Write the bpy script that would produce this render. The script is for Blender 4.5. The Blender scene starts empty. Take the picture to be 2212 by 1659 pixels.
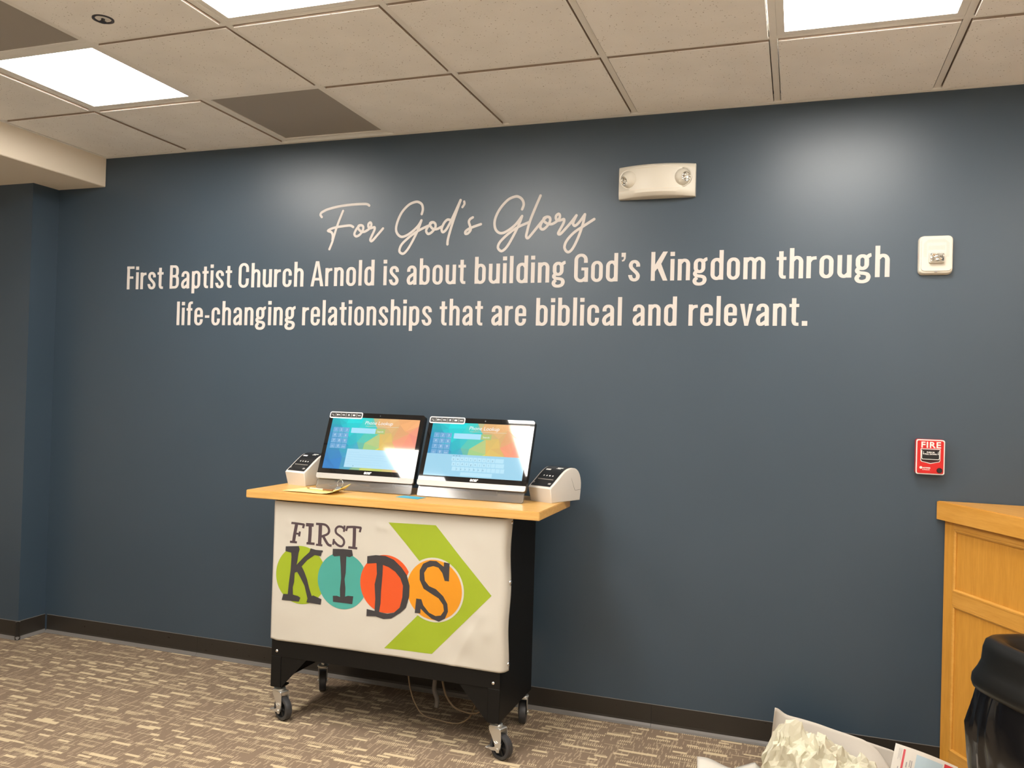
import bpy, bmesh, math, random
import numpy as np
from mathutils import Matrix, Vector, Euler, noise

random.seed(7)
SC = bpy.context.scene
COL = SC.collection

# ------------------------------------------------------------------ camera, world, exposure
F_PX = 1795.596
CAM = Vector((0.10903, -3.70215, 1.45842))
ROT = Euler((1.5812157, -0.0287808, 0.3303152), 'XYZ')
cd = bpy.data.cameras.new('camera')
cam = bpy.data.objects.new('camera', cd)
COL.objects.link(cam)
cam.location = CAM
cam.rotation_euler = ROT
cd.sensor_fit = 'HORIZONTAL'
cd.sensor_width = 36.0
cd.lens = F_PX / 2212.0 * 36.0
cd.clip_start = 0.02
SC.camera = cam

w = bpy.data.worlds.new('world')
SC.world = w
w.use_nodes = True
w.node_tree.nodes['Background'].inputs[0].default_value = (0.0, 0.0, 0.0, 1)      # closed room, lit by its own ceiling panels and added ones

vs = SC.view_settings
vs.view_transform = 'Standard'
vs.look = 'None'
vs.gamma = 1.0
vs.use_curve_mapping = False
vs.exposure = 1.32
EXPO = 2.0 ** 1.32
PANEL_L = 14.0                     # radiance of the ceiling light panels
PANEL_C = (1.0, 0.95, 0.88)

CM = ROT.to_matrix()


def on(px, py, axis, val):
    """photo pixel -> point on the plane world[axis] == val"""
    d = CM @ Vector(((px - 1106.0) / F_PX, -(py - 829.5) / F_PX, -1.0))
    t = (val - CAM[axis]) / d[axis]
    return CAM + d * t


# ------------------------------------------------------------------ materials
def srgb(r, g, b):
    f = lambda c: (c / 12.92 if c <= 0.04045 else ((c + 0.055) / 1.055) ** 2.4)
    return (f(r / 255.0), f(g / 255.0), f(b / 255.0), 1.0)


def mat(name, col, rough=0.5, metal=0.0, spec=0.5, **kw):
    m = bpy.data.materials.new(name)
    m.use_nodes = True
    b = m.node_tree.nodes['Principled BSDF']
    b.inputs['Base Color'].default_value = col if len(col) == 4 else (*col, 1)
    b.inputs['Roughness'].default_value = rough
    b.inputs['Metallic'].default_value = metal
    b.inputs['Specular IOR Level'].default_value = spec
    for k, v in kw.items():
        b.inputs[k.replace('_', ' ')].default_value = v
    return m


class NT:
    """tiny node-tree helper"""
    def __init__(self, m):
        self.m = m
        self.t = m.node_tree
        self.b = self.t.nodes['Principled BSDF']

    def n(self, kind, **kw):
        nd = self.t.nodes.new(kind)
        for k, v in kw.items():
            setattr(nd, k, v)
        return nd

    def link(self, a, b):
        self.t.links.new(a, b)

    def put(self, inp, v):
        if hasattr(v, 'node'):
            self.link(v, inp)
        else:
            inp.default_value = v

    def math(self, op, a, b=None, c=None):
        nd = self.n('ShaderNodeMath', operation=op)
        self.put(nd.inputs[0], a)
        if b is not None:
            self.put(nd.inputs[1], b)
        if c is not None:
            self.put(nd.inputs[2], c)
        return nd.outputs[0]

    def pos(self):
        return self.n('ShaderNodeNewGeometry').outputs['Position']

    def obj(self):
        return self.n('ShaderNodeTexCoord').outputs['Object']

    def scale(self, v, s):
        nd = self.n('ShaderNodeMapping')
        self.link(v, nd.inputs[0])
        nd.inputs['Scale'].default_value = s
        return nd.outputs[0]

    def noise(self, v, sc, detail=2.0, rough=0.5):
        nd = self.n('ShaderNodeTexNoise')
        self.link(v, nd.inputs['Vector'])
        nd.inputs['Scale'].default_value = sc
        nd.inputs['Detail'].default_value = detail
        nd.inputs['Roughness'].default_value = rough
        return nd.outputs[0]

    def ramp(self, f, stops):
        nd = self.n('ShaderNodeValToRGB')
        self.link(f, nd.inputs[0])
        e = nd.color_ramp.elements
        while len(e) < len(stops):
            e.new(0.5)
        for i, (p, c) in enumerate(stops):
            e[i].position = p
            e[i].color = c if len(c) == 4 else (*c, 1)
        return nd.outputs[0]

    def mix(self, f, a, b):
        nd = self.n('ShaderNodeMix', data_type='RGBA')
        self.put(nd.inputs[0], f)
        self.put(nd.inputs[6], a)
        self.put(nd.inputs[7], b)
        return nd.outputs[2]

    def bump(self, h, strength=0.2, dist=0.001):
        nd = self.n('ShaderNodeBump')
        nd.inputs['Strength'].default_value = strength
        nd.inputs['Distance'].default_value = dist
        self.link(h, nd.inputs['Height'])
        self.link(nd.outputs[0], self.b.inputs['Normal'])

    def base(self, c):
        self.link(c, self.b.inputs['Base Color'])


def mat_wall():
    m = mat('blue_wall_paint', (0.030, 0.052, 0.072), 0.40, spec=0.62)
    t = NT(m)
    P = t.pos()
    f = t.noise(P, 1.3, 3)
    t.base(t.ramp(f, [(0.3, (0.034, 0.056, 0.080)), (0.7, (0.038, 0.061, 0.086))]))
    t.bump(t.noise(P, 260, 3, 0.6), 0.10, 0.001)
    return m


def mat_tile():
    m = mat('ceiling_tile_fibre', (0.7, 0.66, 0.6), 0.95, spec=0.1)
    t = NT(m)
    P = t.pos()
    v = t.n('ShaderNodeTexVoronoi')
    t.link(t.scale(P, (1, 1.0, 1)), v.inputs['Vector'])
    v.inputs['Scale'].default_value = 85
    big = t.noise(P, 30, 2)
    thr = t.math('MULTIPLY', big, 0.30)
    spot = t.math('LESS_THAN', v.outputs['Distance'], thr)
    n2 = t.noise(P, 55, 3)
    gate = t.math('GREATER_THAN', n2, 0.49)
    spot = t.math('MULTIPLY', spot, gate)
    basec = t.ramp(t.noise(P, 6, 2), [(0.3, (0.88, 0.86, 0.825)), (0.7, (0.93, 0.91, 0.875))])
    t.base(t.mix(spot, basec, (0.42, 0.37, 0.32, 1)))
    t.bump(t.noise(P, 180, 4, 0.7), 0.35, 0.002)
    return m


def mat_carpet():
    m = mat('patterned_carpet', (0.1, 0.08, 0.06), 0.95, spec=0.1)
    t = NT(m)
    P = t.pos()
    sep = t.n('ShaderNodeSeparateXYZ')
    t.link(P, sep.inputs[0])
    X, Y = sep.outputs[0], sep.outputs[1]

    def wn(a, b=0.0, seed=0.0):
        c = t.n('ShaderNodeCombineXYZ')
        t.put(c.inputs[0], a)
        t.put(c.inputs[1], b)
        c.inputs[2].default_value = seed
        nd = t.n('ShaderNodeTexWhiteNoise', noise_dimensions='3D')
        t.link(c.outputs[0], nd.inputs[0])
        return nd.outputs['Value']

    def layer(pitch, cell, seed, thresh, lr, hr, jit=0.0):
        """rows parallel to the wall holding dashes; lr, hr = ranges of length and height in the cell"""
        ry = t.math('DIVIDE', t.math('ADD', Y, jit), pitch)
        row = t.math('FLOOR', ry)
        fy = t.math('FRACT', ry)
        off = t.math('MULTIPLY', wn(row, 0.0, seed), 7.0)
        cx = t.math('ADD', t.math('DIVIDE', X, cell), off)
        ci = t.math('FLOOR', cx)
        fx = t.math('FRACT', cx)
        r1 = wn(ci, row, seed + 1.3)
        r2 = wn(ci, row, seed + 2.7)
        r3 = wn(ci, row, seed + 4.1)
        y0 = t.math('MULTIPLY', wn(ci, row, seed + 5.2), 1.0 - hr[1])
        fy = t.math('SUBTRACT', fy, y0)
        length = t.math('ADD', lr[0], t.math('MULTIPLY', r1, lr[1] - lr[0]))
        high = t.math('ADD', hr[0], t.math('MULTIPLY', r2, hr[1] - hr[0]))
        inx = t.math('LESS_THAN', fx, length)
        iny = t.math('MULTIPLY', t.math('LESS_THAN', fy, high), t.math('GREATER_THAN', fy, 0.0))
        onm = t.math('GREATER_THAN', r3, thresh)
        mk = t.math('MULTIPLY', t.math('MULTIPLY', inx, iny), onm)
        return mk, wn(ci, row, seed + 6.6)

    tuft = t.math('FRACT', t.math('DIVIDE', X, 0.0082))
    tuft = t.math('LESS_THAN', tuft, 0.50)
    m1, s1 = layer(0.052, 0.170, 0.0, 0.36, (0.45, 0.85), (0.30, 0.46))          # hatched and solid bars
    m2, s2 = layer(0.047, 0.115, 20.0, 0.52, (0.35, 0.60), (0.24, 0.38), 0.02)   # short solid bars
    m3, s3 = layer(0.041, 0.150, 40.0, 0.40, (0.40, 0.75), (0.09, 0.14), 0.01)   # thin lines
    solid1 = t.math('GREATER_THAN', s1, 0.74)
    solid2 = t.math('GREATER_THAN', s2, 0.35)
    a1 = t.math('MULTIPLY', m1, t.math('MAXIMUM', solid1, tuft))
    a2 = t.math('MULTIPLY', m2, t.math('MAXIMUM', solid2, tuft))
    light = t.math('MAXIMUM', t.math('MAXIMUM', a1, a2), t.math('MULTIPLY', m3, 0.6))
    # faint vertical loop rows everywhere
    col = t.math('FLOOR', t.math('DIVIDE', X, 0.0041))
    seg = t.math('FLOOR', t.math('DIVIDE', t.math('ADD', Y, t.math('MULTIPLY', wn(col, 0, 9.0), 1.0)), 0.035))
    loop = t.math('GREATER_THAN', wn(col, seg, 11.0), 0.80)
    fuzz = t.noise(P, 420, 2)
    dark = t.ramp(fuzz, [(0.25, (0.165, 0.115, 0.078)), (0.75, (0.270, 0.200, 0.142))])
    mid = (0.42, 0.325, 0.22, 1)
    tan = t.ramp(fuzz, [(0.25, (0.48, 0.38, 0.235)), (0.75, (0.70, 0.57, 0.37))])
    c = t.mix(t.math('MULTIPLY', loop, 0.65), dark, mid)
    c = t.mix(t.math('MULTIPLY', light, 0.92), c, tan)
    t.base(c)
    h = t.math('ADD', fuzz, t.math('MULTIPLY', t.math('FRACT', t.math('DIVIDE', X, 0.0041)), 0.6))
    t.bump(h, 0.5, 0.003)
    return m


def mat_wood(name, c1, c2, axis_scale, rough=0.38, lines=1.0, coords='pos'):
    m = mat(name, c1, rough)
    t = NT(m)
    P = t.pos() if coords == 'pos' else t.obj()
    V = t.scale(P, axis_scale)
    a = t.noise(V, 4.0, 4, 0.6)
    b = t.noise(V, 17.0, 2, 0.5)
    f = t.math('ADD', t.math('MULTIPLY', a, 0.65), t.math('MULTIPLY', b, 0.35 * lines))
    t.base(t.ramp(f, [(0.33, c1), (0.66, c2)]))
    t.bump(b, 0.05, 0.0005)
    return m


def mat_emit_attr(name, strength):
    m = mat(name, (0.01, 0.01, 0.012), 0.05, spec=0.5)
    t = NT(m)
    a = t.n('ShaderNodeAttribute', attribute_name='screen_colour')
    t.link(a.outputs['Color'], t.b.inputs['Emission Color'])
    t.b.inputs['Emission Strength'].default_value = strength
    return m


def mat_sheet(name, col, trans=0.25):
    m = mat(name, col, 0.5, spec=0.25)
    t = NT(m)
    tr = t.n('ShaderNodeBsdfTranslucent')
    tr.inputs[0].default_value = (*col[:3], 1)
    mx = t.n('ShaderNodeMixShader')
    mx.inputs[0].default_value = trans
    t.link(t.b.outputs[0], mx.inputs[1])
    t.link(tr.outputs[0], mx.inputs[2])
    t.link(mx.outputs[0], t.t.nodes['Material Output'].inputs[0])
    return m


M = {}
M['wall'] = mat_wall()
M['tile'] = mat_tile()
M['tile_edge'] = mat('raw_tile_edge', (0.36, 0.28, 0.22), 0.95, spec=0.05)
M['carpet'] = mat_carpet()
M['grid'] = mat('grid_enamel', (0.86, 0.84, 0.79), 0.45)
M['soffit'] = mat('cream_soffit_paint', (0.80, 0.71, 0.58), 0.7)
M['bounce_floor'] = mat('pale_bounce_floor', (0.80, 0.77, 0.72), 0.35)
M['beige'] = mat('cream_wall_paint', (0.85, 0.81, 0.75), 0.8)
M['rubber'] = mat('black_cove_rubber', (0.027, 0.023, 0.019), 0.33, spec=0.45)
tt = NT(M['rubber'])
tt.link(tt.ramp(tt.noise(tt.scale(tt.pos(), (3, 3, 12)), 6, 4, 0.7), [(0.3, (0.27, 0.27, 0.27)), (0.75, (0.35, 0.35, 0.35))]), tt.b.inputs['Roughness'])
M['vent'] = mat('perforated_grey_metal', (0.3, 0.27, 0.23), 0.6)
tt = NT(M['vent'])
vv = tt.n('ShaderNodeTexVoronoi')
tt.link(tt.pos(), vv.inputs['Vector'])
vv.inputs['Scale'].default_value = 150
vv.inputs['Randomness'].default_value = 0.0
tt.base(tt.mix(tt.math('LESS_THAN', vv.outputs['Distance'], 0.30), (0.36, 0.33, 0.29, 1), (0.09, 0.08, 0.07, 1)))
M['panel'] = mat('light_panel_diffuser', (0.9, 0.9, 0.9), 0.5)
M['panel'].node_tree.nodes['Principled BSDF'].inputs['Emission Color'].default_value = (*PANEL_C, 1)
M['panel'].node_tree.nodes['Principled BSDF'].inputs['Emission Strength'].default_value = PANEL_L
M['chrome'] = mat('chrome', (0.75, 0.75, 0.75), 0.12, 1.0)
M['zinc'] = mat('zinc_plate', (0.74, 0.73, 0.69), 0.34, 0.85)
M['black_metal'] = mat('black_powder_coat', (0.0045, 0.0043, 0.0040), 0.5, spec=0.25)
tt = NT(M['black_metal'])
tt.bump(tt.noise(tt.pos(), 500, 2), 0.12, 0.0005)
M['tyre'] = mat('dark_wheel_rubber', (0.035, 0.035, 0.037), 0.45)
M['hub'] = mat('wheel_hub_plastic', (0.012, 0.012, 0.012), 0.5)
M['worktop'] = mat_wood('bamboo_worktop', (0.56, 0.30, 0.075, 1), (0.70, 0.42, 0.135, 1), (0.8, 14, 26), 0.3)
M['oak'] = mat_wood('honey_oak_upright', (0.57, 0.255, 0.032, 1), (0.70, 0.335, 0.052, 1), (9, 9, 0.9), 0.38, coords='obj')
M['oak_flat'] = mat_wood('honey_oak_flat', (0.59, 0.275, 0.040, 1), (0.70, 0.355, 0.072, 1), (1.0, 9, 9), 0.33, coords='obj')
M['banner'] = mat('banner_paper', (0.56, 0.53, 0.465), 0.38, spec=0.4)
M['ink'] = mat('charcoal_ink', srgb(56, 54, 57), 0.45)
M['ink2'] = mat('plum_ink', srgb(76, 62, 68), 0.45)
M['p_green'] = mat('lime_print', srgb(148, 168, 36), 0.42)
M['p_teal'] = mat('teal_print', srgb(70, 156, 146), 0.42)
M['p_red'] = mat('orange_red_print', srgb(212, 82, 34), 0.42)
M['p_orange'] = mat('amber_print', srgb(216, 142, 28), 0.42)
M['vinyl'] = mat('cream_vinyl', (0.56, 0.515, 0.48), 0.5, spec=0.3)
M['white_plastic'] = mat('white_plastic', (0.62, 0.59, 0.54), 0.35)
M['cream_plastic'] = mat('cream_plastic', (0.66, 0.62, 0.53), 0.38)
M['grey_plastic'] = mat('grey_plastic', (0.30, 0.28, 0.26), 0.4)
M['black_gloss'] = mat('black_gloss_plastic', (0.012, 0.012, 0.013), 0.12)
M['black_satin'] = mat('black_satin_plastic', (0.010, 0.010, 0.010), 0.38)
M['bezel'] = mat('black_screen_glass', (0.004, 0.004, 0.005), 0.03, spec=0.62)
M['silver'] = mat('silver_plastic', (0.40, 0.38, 0.36), 0.42, 0.25)
M['white_print'] = mat('white_print', (0.72, 0.70, 0.67), 0.4)
M['screen'] = mat_emit_attr('screen_picture', 1.0 / EXPO)
M['screen'].node_tree.nodes['Principled BSDF'].inputs['Specular IOR Level'].default_value = 0.62
M['red'] = mat('fire_red', srgb(196, 28, 26), 0.3)
M['darkred'] = mat('dark_red_recess', (0.05, 0.006, 0.008), 0.35)
M['lens'] = mat('faceted_reflector', (0.85, 0.84, 0.80), 0.12, 0.9)
tt = NT(M['lens'])
vv = tt.n('ShaderNodeTexVoronoi')
tt.link(tt.pos(), vv.inputs['Vector'])
vv.inputs['Scale'].default_value = 70
tt.bump(vv.outputs['Distance'], 1.0, 0.012)
M['acrylic'] = mat('clear_acrylic', (0.62, 0.60, 0.58), 0.12, Transmission_Weight=0.88, IOR=1.45)
M['yellow'] = mat_sheet('yellow_paper', (0.92, 0.80, 0.30), 0.1)
M['blue_card'] = mat('blue_card', srgb(66, 160, 190), 0.4)
M['pen_clear'] = mat('pen_barrel', (0.75, 0.55, 0.42), 0.2)
M['pen_tip'] = mat('pen_brown', (0.22, 0.10, 0.04), 0.3)
M['cord'] = mat('tan_cord', (0.14, 0.095, 0.05), 0.5)
M['cord_dark'] = mat('grey_cord', (0.10, 0.09, 0.08), 0.6)
M['white_cord'] = mat('white_cord', (0.75, 0.70, 0.62), 0.4)
M['paper'] = mat_sheet('white_paper', (0.72, 0.68, 0.61), 0.15)
M['tissue'] = mat_sheet('ivory_film', (0.88, 0.85, 0.70), 0.35)
M['tissue'].node_tree.nodes['Principled BSDF'].inputs['Roughness'].default_value = 0.22
M['f_red'] = mat('flyer_red', srgb(190, 50, 60), 0.4)
M['f_blue'] = mat('flyer_blue', srgb(165, 185, 195), 0.4)
M['f_grey'] = mat('flyer_grey', srgb(150, 145, 145), 0.5)
M['bag'] = mat('black_bag_film', (0.006, 0.006, 0.007), 0.16, spec=0.6)
M['bin'] = mat('black_bin_plastic', (0.007, 0.007, 0.0065), 0.38, spec=0.4)


# ------------------------------------------------------------------ geometry helpers
def link(name, me, m, parent=None, world_of=None):
    o = bpy.data.objects.new(name, me)
    COL.objects.link(o)
    if m is not None and len(me.materials) == 0:
        me.materials.append(m)
    if parent is not None:
        o.parent = parent
        if world_of is not None:
            o.matrix_parent_inverse = Matrix.Translation(-Vector(world_of))
    return o


def obj(name, bm, m, parent=None, smooth=False, world_of=None, angle=None):
    me = bpy.data.meshes.new(name)
    bm.normal_update()
    bm.to_mesh(me)
    bm.free()
    if smooth:
        me.polygons.foreach_set('use_smooth', [True] * len(me.polygons))
        if angle:
            me.set_sharp_from_angle(angle=math.radians(angle))
    return link(name, me, m, parent, world_of)


def thing(name, label, cat, loc=(0, 0, 0), rotz=0.0, group=None):
    o = bpy.data.objects.new(name, None)
    COL.objects.link(o)
    o.location = loc
    o.rotation_euler = (0, 0, rotz)
    o.empty_display_size = 0.05
    return tag(o, label, cat, group)


def tag(o, label=None, cat=None, group=None, kind=None):
    if label:
        o['label'] = label
    if cat:
        o['category'] = cat
    if group:
        o['group'] = group
    if kind:
        o['kind'] = kind
    return o


def struct(name, bm, m, label=None, **kw):
    o = obj(name, bm, m, **kw)
    return tag(o, label, None, None, 'structure')


def box(bm, x0, x1, y0, y1, z0, z1, bevel=0.0, seg=2):
    g = bmesh.ops.create_cube(bm, size=1.0)
    vs_ = g['verts']
    bmesh.ops.scale(bm, vec=(x1 - x0, y1 - y0, z1 - z0), verts=vs_)
    bmesh.ops.translate(bm, vec=((x0 + x1) / 2, (y0 + y1) / 2, (z0 + z1) / 2), verts=vs_)
    if bevel:
        es = list({e for v in vs_ for e in v.link_edges})
        bmesh.ops.bevel(bm, geom=es, offset=bevel, segments=seg, affect='EDGES', profile=0.5)
    return bm


def nbox(*a, **k):
    return box(bmesh.new(), *a, **k)


def prism(bm, pts, lo, hi, axis='z'):
    """extrude polygon pts (2D) between lo and hi along axis (z: xy, y: xz, x: yz)"""
    def v3(p, h):
        return {'z': (p[0], p[1], h), 'y': (p[0], h, p[1]), 'x': (h, p[0], p[1])}[axis]
    a = [bm.verts.new(v3(p, lo)) for p in pts]
    b = [bm.verts.new(v3(p, hi)) for p in pts]
    n = len(pts)
    fs = [bm.faces.new(a[::-1]), bm.faces.new(b)]
    for i in range(n):
        fs.append(bm.faces.new((a[i], a[(i + 1) % n], b[(i + 1) % n], b[i])))
    bmesh.ops.recalc_face_normals(bm, faces=fs)
    return bm


def rrect(x0, y0, x1, y1, r, seg=6):
    out = []
    for cx, cy, a0 in ((x1 - r, y1 - r, 0), (x0 + r, y1 - r, 90), (x0 + r, y0 + r, 180), (x1 - r, y0 + r, 270)):
        for i in range(seg + 1):
            a = math.radians(a0 + 90.0 * i / seg)
            out.append((cx + r * math.cos(a), cy + r * math.sin(a)))
    return out


def circ(cx, cy, r, n=32, ry=None):
    ry = ry or r
    return [(cx + r * math.cos(2 * math.pi * i / n), cy + ry * math.sin(2 * math.pi * i / n)) for i in range(n)]


def cyl(bm, p0, p1, r0, r1=None, n=20, caps=True):
    r1 = r0 if r1 is None else r1
    p0, p1 = Vector(p0), Vector(p1)
    d = (p1 - p0)
    q = d.to_track_quat('Z', 'Y').to_matrix()
    A = [bm.verts.new(p0 + q @ Vector((r0 * math.cos(2 * math.pi * i / n), r0 * math.sin(2 * math.pi * i / n), 0))) for i in range(n)]
    B = [bm.verts.new(p1 + q @ Vector((r1 * math.cos(2 * math.pi * i / n), r1 * math.sin(2 * math.pi * i / n), 0))) for i in range(n)]
    for i in range(n):
        bm.faces.new((A[i], A[(i + 1) % n], B[(i + 1) % n], B[i]))
    if caps:
        bm.faces.new(A[::-1])
        bm.faces.new(B)
    return bm


def lathe(bm, prof, axis_m=None, n=28):
    """profile of (r, h) spun about z, optionally transformed"""
    rings = []
    for r, h in prof:
        if r < 1e-6:
            rings.append([bm.verts.new((0, 0, h))])
        else:
            rings.append([bm.verts.new((r * math.cos(2 * math.pi * i / n), r * math.sin(2 * math.pi * i / n), h)) for i in range(n)])
    for a, b in zip(rings, rings[1:]):
        for i in range(n):
            j = (i + 1) % n
            q = [a[i % len(a)], a[j % len(a)], b[j % len(b)], b[i % len(b)]]
            u = []
            for v in q:
                if v not in u:
                    u.append(v)
            if len(u) >= 3:
                bm.faces.new(u)
    if axis_m is not None:
        bmesh.ops.transform(bm, matrix=axis_m, verts=[v for rg in rings for v in rg])
    return bm


def smooth_path(pts, k=6):
    pts = [Vector(p) for p in pts]
    out = []
    n = len(pts)
    for i in range(n - 1):
        p0, p1, p2, p3 = pts[max(i - 1, 0)], pts[i], pts[i + 1], pts[min(i + 2, n - 1)]
        for j in range(k):
            t = j / k
            out.append(0.5 * ((2 * p1) + (p2 - p0) * t + (2 * p0 - 5 * p1 + 4 * p2 - p3) * t * t + (3 * p1 - p0 - 3 * p2 + p3) * t ** 3))
    out.append(pts[-1])
    return out


def tube(bm, pts, r, n=8, k=6):
    P = smooth_path(pts, k)
    up = Vector((0.13, 0.91, 0.37))
    rings = []
    for i, p in enumerate(P):
        d = (P[min(i + 1, len(P) - 1)] - P[max(i - 1, 0)]).normalized()
        a = d.cross(up).normalized()
        b = d.cross(a)
        rings.append([bm.verts.new(p + r * (math.cos(2 * math.pi * j / n) * a + math.sin(2 * math.pi * j / n) * b)) for j in range(n)])
    for A, B in zip(rings, rings[1:]):
        for j in range(n):
            bm.faces.new((A[j], A[(j + 1) % n], B[(j + 1) % n], B[j]))
    bm.faces.new(rings[0])
    bm.faces.new(rings[-1][::-1])
    bmesh.ops.recalc_face_normals(bm, faces=bm.faces)
    return bm


def text_mesh(body, size, align='CENTER', offset=0.0, shear=0.0, space=1.0):
    c = bpy.data.curves.new('lettering', 'FONT')
    c.body = body
    c.size = size
    c.align_x = align
    c.offset = offset
    c.shear = shear
    c.space_character = space
    c.resolution_u = 3
    o = bpy.data.objects.new('lettering', c)
    COL.objects.link(o)
    me = bpy.data.meshes.new_from_object(o.evaluated_get(bpy.context.evaluated_depsgraph_get()))
    bpy.data.objects.remove(o)
    bpy.data.curves.remove(c)
    return me


def add_text(bm, body, size, xf, align='CENTER', offset=0.0, shear=0.0, sx=1.0, space=1.0):
    """append text to bm; text lies in its xy plane and xf maps it"""
    me = text_mesh(body, size, align, offset, shear, space)
    n0 = len(bm.verts)
    bm.from_mesh(me)
    bpy.data.meshes.remove(me)
    bm.verts.ensure_lookup_table()
    new = bm.verts[n0:]
    bmesh.ops.transform(bm, matrix=xf @ Matrix.Diagonal((sx, 1, 1, 1)), verts=new)
    return new


def ribbon(bm, pts, wv, wh=None, closed=False, cap_round=False, y0=0.0, y1=-0.001):
    """flat stroke in the xz plane, extruded from y0 to y1; width depends on direction"""
    wh = wv if wh is None else wh
    n = len(pts)
    L, R_ = [], []
    for i in range(n):
        if closed:
            a, b, c = pts[(i - 1) % n], pts[i], pts[(i + 1) % n]
        else:
            a, b, c = pts[max(i - 1, 0)], pts[i], pts[min(i + 1, n - 1)]
        d1 = Vector((b[0] - a[0], b[1] - a[1]))
        d2 = Vector((c[0] - b[0], c[1] - b[1]))
        if d1.length < 1e-9:
            d1 = d2.copy()
        if d2.length < 1e-9:
            d2 = d1.copy()
        d1.normalize()
        d2.normalize()
        d = d1 + d2
        if d.length < 1e-6:
            d = d2
        d.normalize()
        nn = Vector((-d.y, d.x))
        k = max(0.5, d.dot(d1))
        wd = (wv * abs(d.y) + wh * abs(d.x)) / (abs(d.x) + abs(d.y)) if wv != wh else wv
        h = 0.5 * wd / k
        L.append((b[0] + nn.x * h, b[1] + nn.y * h))
        R_.append((b[0] - nn.x * h, b[1] - nn.y * h))

    def layer(y, slope=0.0):
        return [bm.verts.new((p[0], y + slope * k / n, p[1])) for k, p in enumerate(L)], [bm.verts.new((p[0], y + slope * k / n, p[1])) for k, p in enumerate(R_)]
    lf, rf = layer(y1, -0.0002 if not closed else 0.0)
    lb, rb = layer(y0)
    rng = range(n) if closed else range(n - 1)
    fs = []
    for i in rng:
        j = (i + 1) % n
        for q in ((lf[i], lf[j], rf[j], rf[i]), (lb[j], lb[i], rb[i], rb[j]), (lf[j], lf[i], lb[i], lb[j]), (rf[i], rf[j], rb[j], rb[i])):
            fs.append(bm.faces.new(q))
    if not closed:
        fs.append(bm.faces.new((lf[0], rf[0], rb[0], lb[0])))
        fs.append(bm.faces.new((rf[-1], lf[-1], lb[-1], rb[-1])))
    if cap_round and not closed:
        for p in (pts[0], pts[-1]):
            prism(bm, circ(p[0], p[1], wv / 2, 14), y1 - (0.00025 if p is pts[-1] else 0.00005), y0, 'y')
    bmesh.ops.recalc_face_normals(bm, faces=fs)
    return bm


def flat_poly(bm, pts, y, axis='y'):
    vs_ = [bm.verts.new((p[0], y, p[1])) for p in pts]
    f = bm.faces.new(vs_)
    return f


# ------------------------------------------------------------------ room shell
H = 2.7306                      # ceiling grid level
T = 0.6096                      # grid module
BR = 0.6657                     # depth of the row of tiles beside the wall
XL, XR, YB = -6.4, 2.45, -6.9   # room limits
XC, YC = -3.98, -0.175          # corner of the boxed-out left wall
XS, ZS = -3.637, 2.560          # soffit edge and underside

fl = struct('floor', nbox(XL, XR, YB, 0.0, -0.05, 0.0), M['carpet'], 'brown carpet with tan hatched dashes')
struct('floor_bounce_added', nbox(XL, XR, YB, -3.9, 0.0, 0.004), M['bounce_floor'], 'unseen pale floor added behind the carpeted area to bounce light upward')  # unseen pale floor, added to bounce panel light onto the ceiling
struct('wall_back', nbox(XC - 0.3, XR, 0.0, 0.12, -0.05, H + 0.12), M['wall'], 'dark slate blue painted wall behind the kiosk cart')
wl = prism(bmesh.new(), [(XC, 0.0), (XC, YC), (XL, YC), (XL, 0.0)], -0.05, ZS + 0.1)
struct('wall_left', wl, M['wall'], 'boxed-out blue wall left of the lettering')
struct('wall_right', nbox(XR, XR + 0.1, YB, 0.12, -0.05, H + 0.12), M['beige'])
struct('wall_rear', nbox(XL, XR, YB - 0.1, YB, -0.05, H + 0.12), M['beige'])
struct('wall_side', nbox(XL - 0.1, XL, YB, 0.0, -0.05, H + 0.12), M['beige'])
struct('trim_1', nbox(XL, XS, YB, 0.0, ZS, H + 0.1, 0.004, 1), M['soffit'], 'cream boxed soffit below the ceiling tiles')
ceil = struct('ceiling', nbox(XS, XR, YB, 0.0, H + 0.05, H + 0.12), M['grid'], 'suspended ceiling of speckled square tiles in a metal grid')

# grid lines
XG = [XS] + [k * T for k in range(-5, 4)] + [XR]
YG = [0.0, -BR]
while YG[-1] - T > YB:
    YG.append(YG[-1] - T)
YG.append(YB)
LIGHTS = {(-5, 1): 1, (0, 1): 1, (-3, 2): 2, (-5, 4): 1, (0, 5): 1, (2, 3): 1, (-5, 7): 1, (2, 7): 1}   # (column, row): rows long; unseen fill panels added at the end
VENTS = [(-4, 0), (-5, 2)]


def cell(c, r, rows=1):
    return c * T, (c + 1) * T, YG[r + rows], YG[r]


busy = set(VENTS)
for (c, r), n in LIGHTS.items():
    for i in range(n):
        busy.add((c, r + i))
tile_cache = {}
for i in range(len(XG) - 1):
    for r in range(len(YG) - 1):
        c = -6 + i
        if (c, r) in busy:
            continue
        x0, x1, y1, y0 = XG[i], XG[i + 1], YG[r], YG[r + 1]
        e0 = 0.022 if i == 0 else 0.016
        e1 = 0.016
        f1 = 0.028 if r == 0 else 0.016
        key = (round(x1 - x0, 3), round(y1 - y0, 3), e0, f1)
        if key not in tile_cache:
            me = bpy.data.meshes.new('ceiling_tile')
            b = nbox(e0, x1 - x0 - e1, 0.016, y1 - y0 - f1, -0.007, 0.012, 0.0015, 1)
            b.to_mesh(me)
            b.free()
            me.materials.append(M['tile'])
            me.materials.append(M['tile_edge'])
            for p_ in me.polygons:
                p_.material_index = 1 if abs(p_.normal.z) < 0.5 else 0
            tile_cache[key] = me
        t = link('ceiling_tile', tile_cache[key], None, ceil)
        sag = random.uniform(-0.0012, 0.0012)
        t.location = (x0, y0, H + sag)
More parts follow.
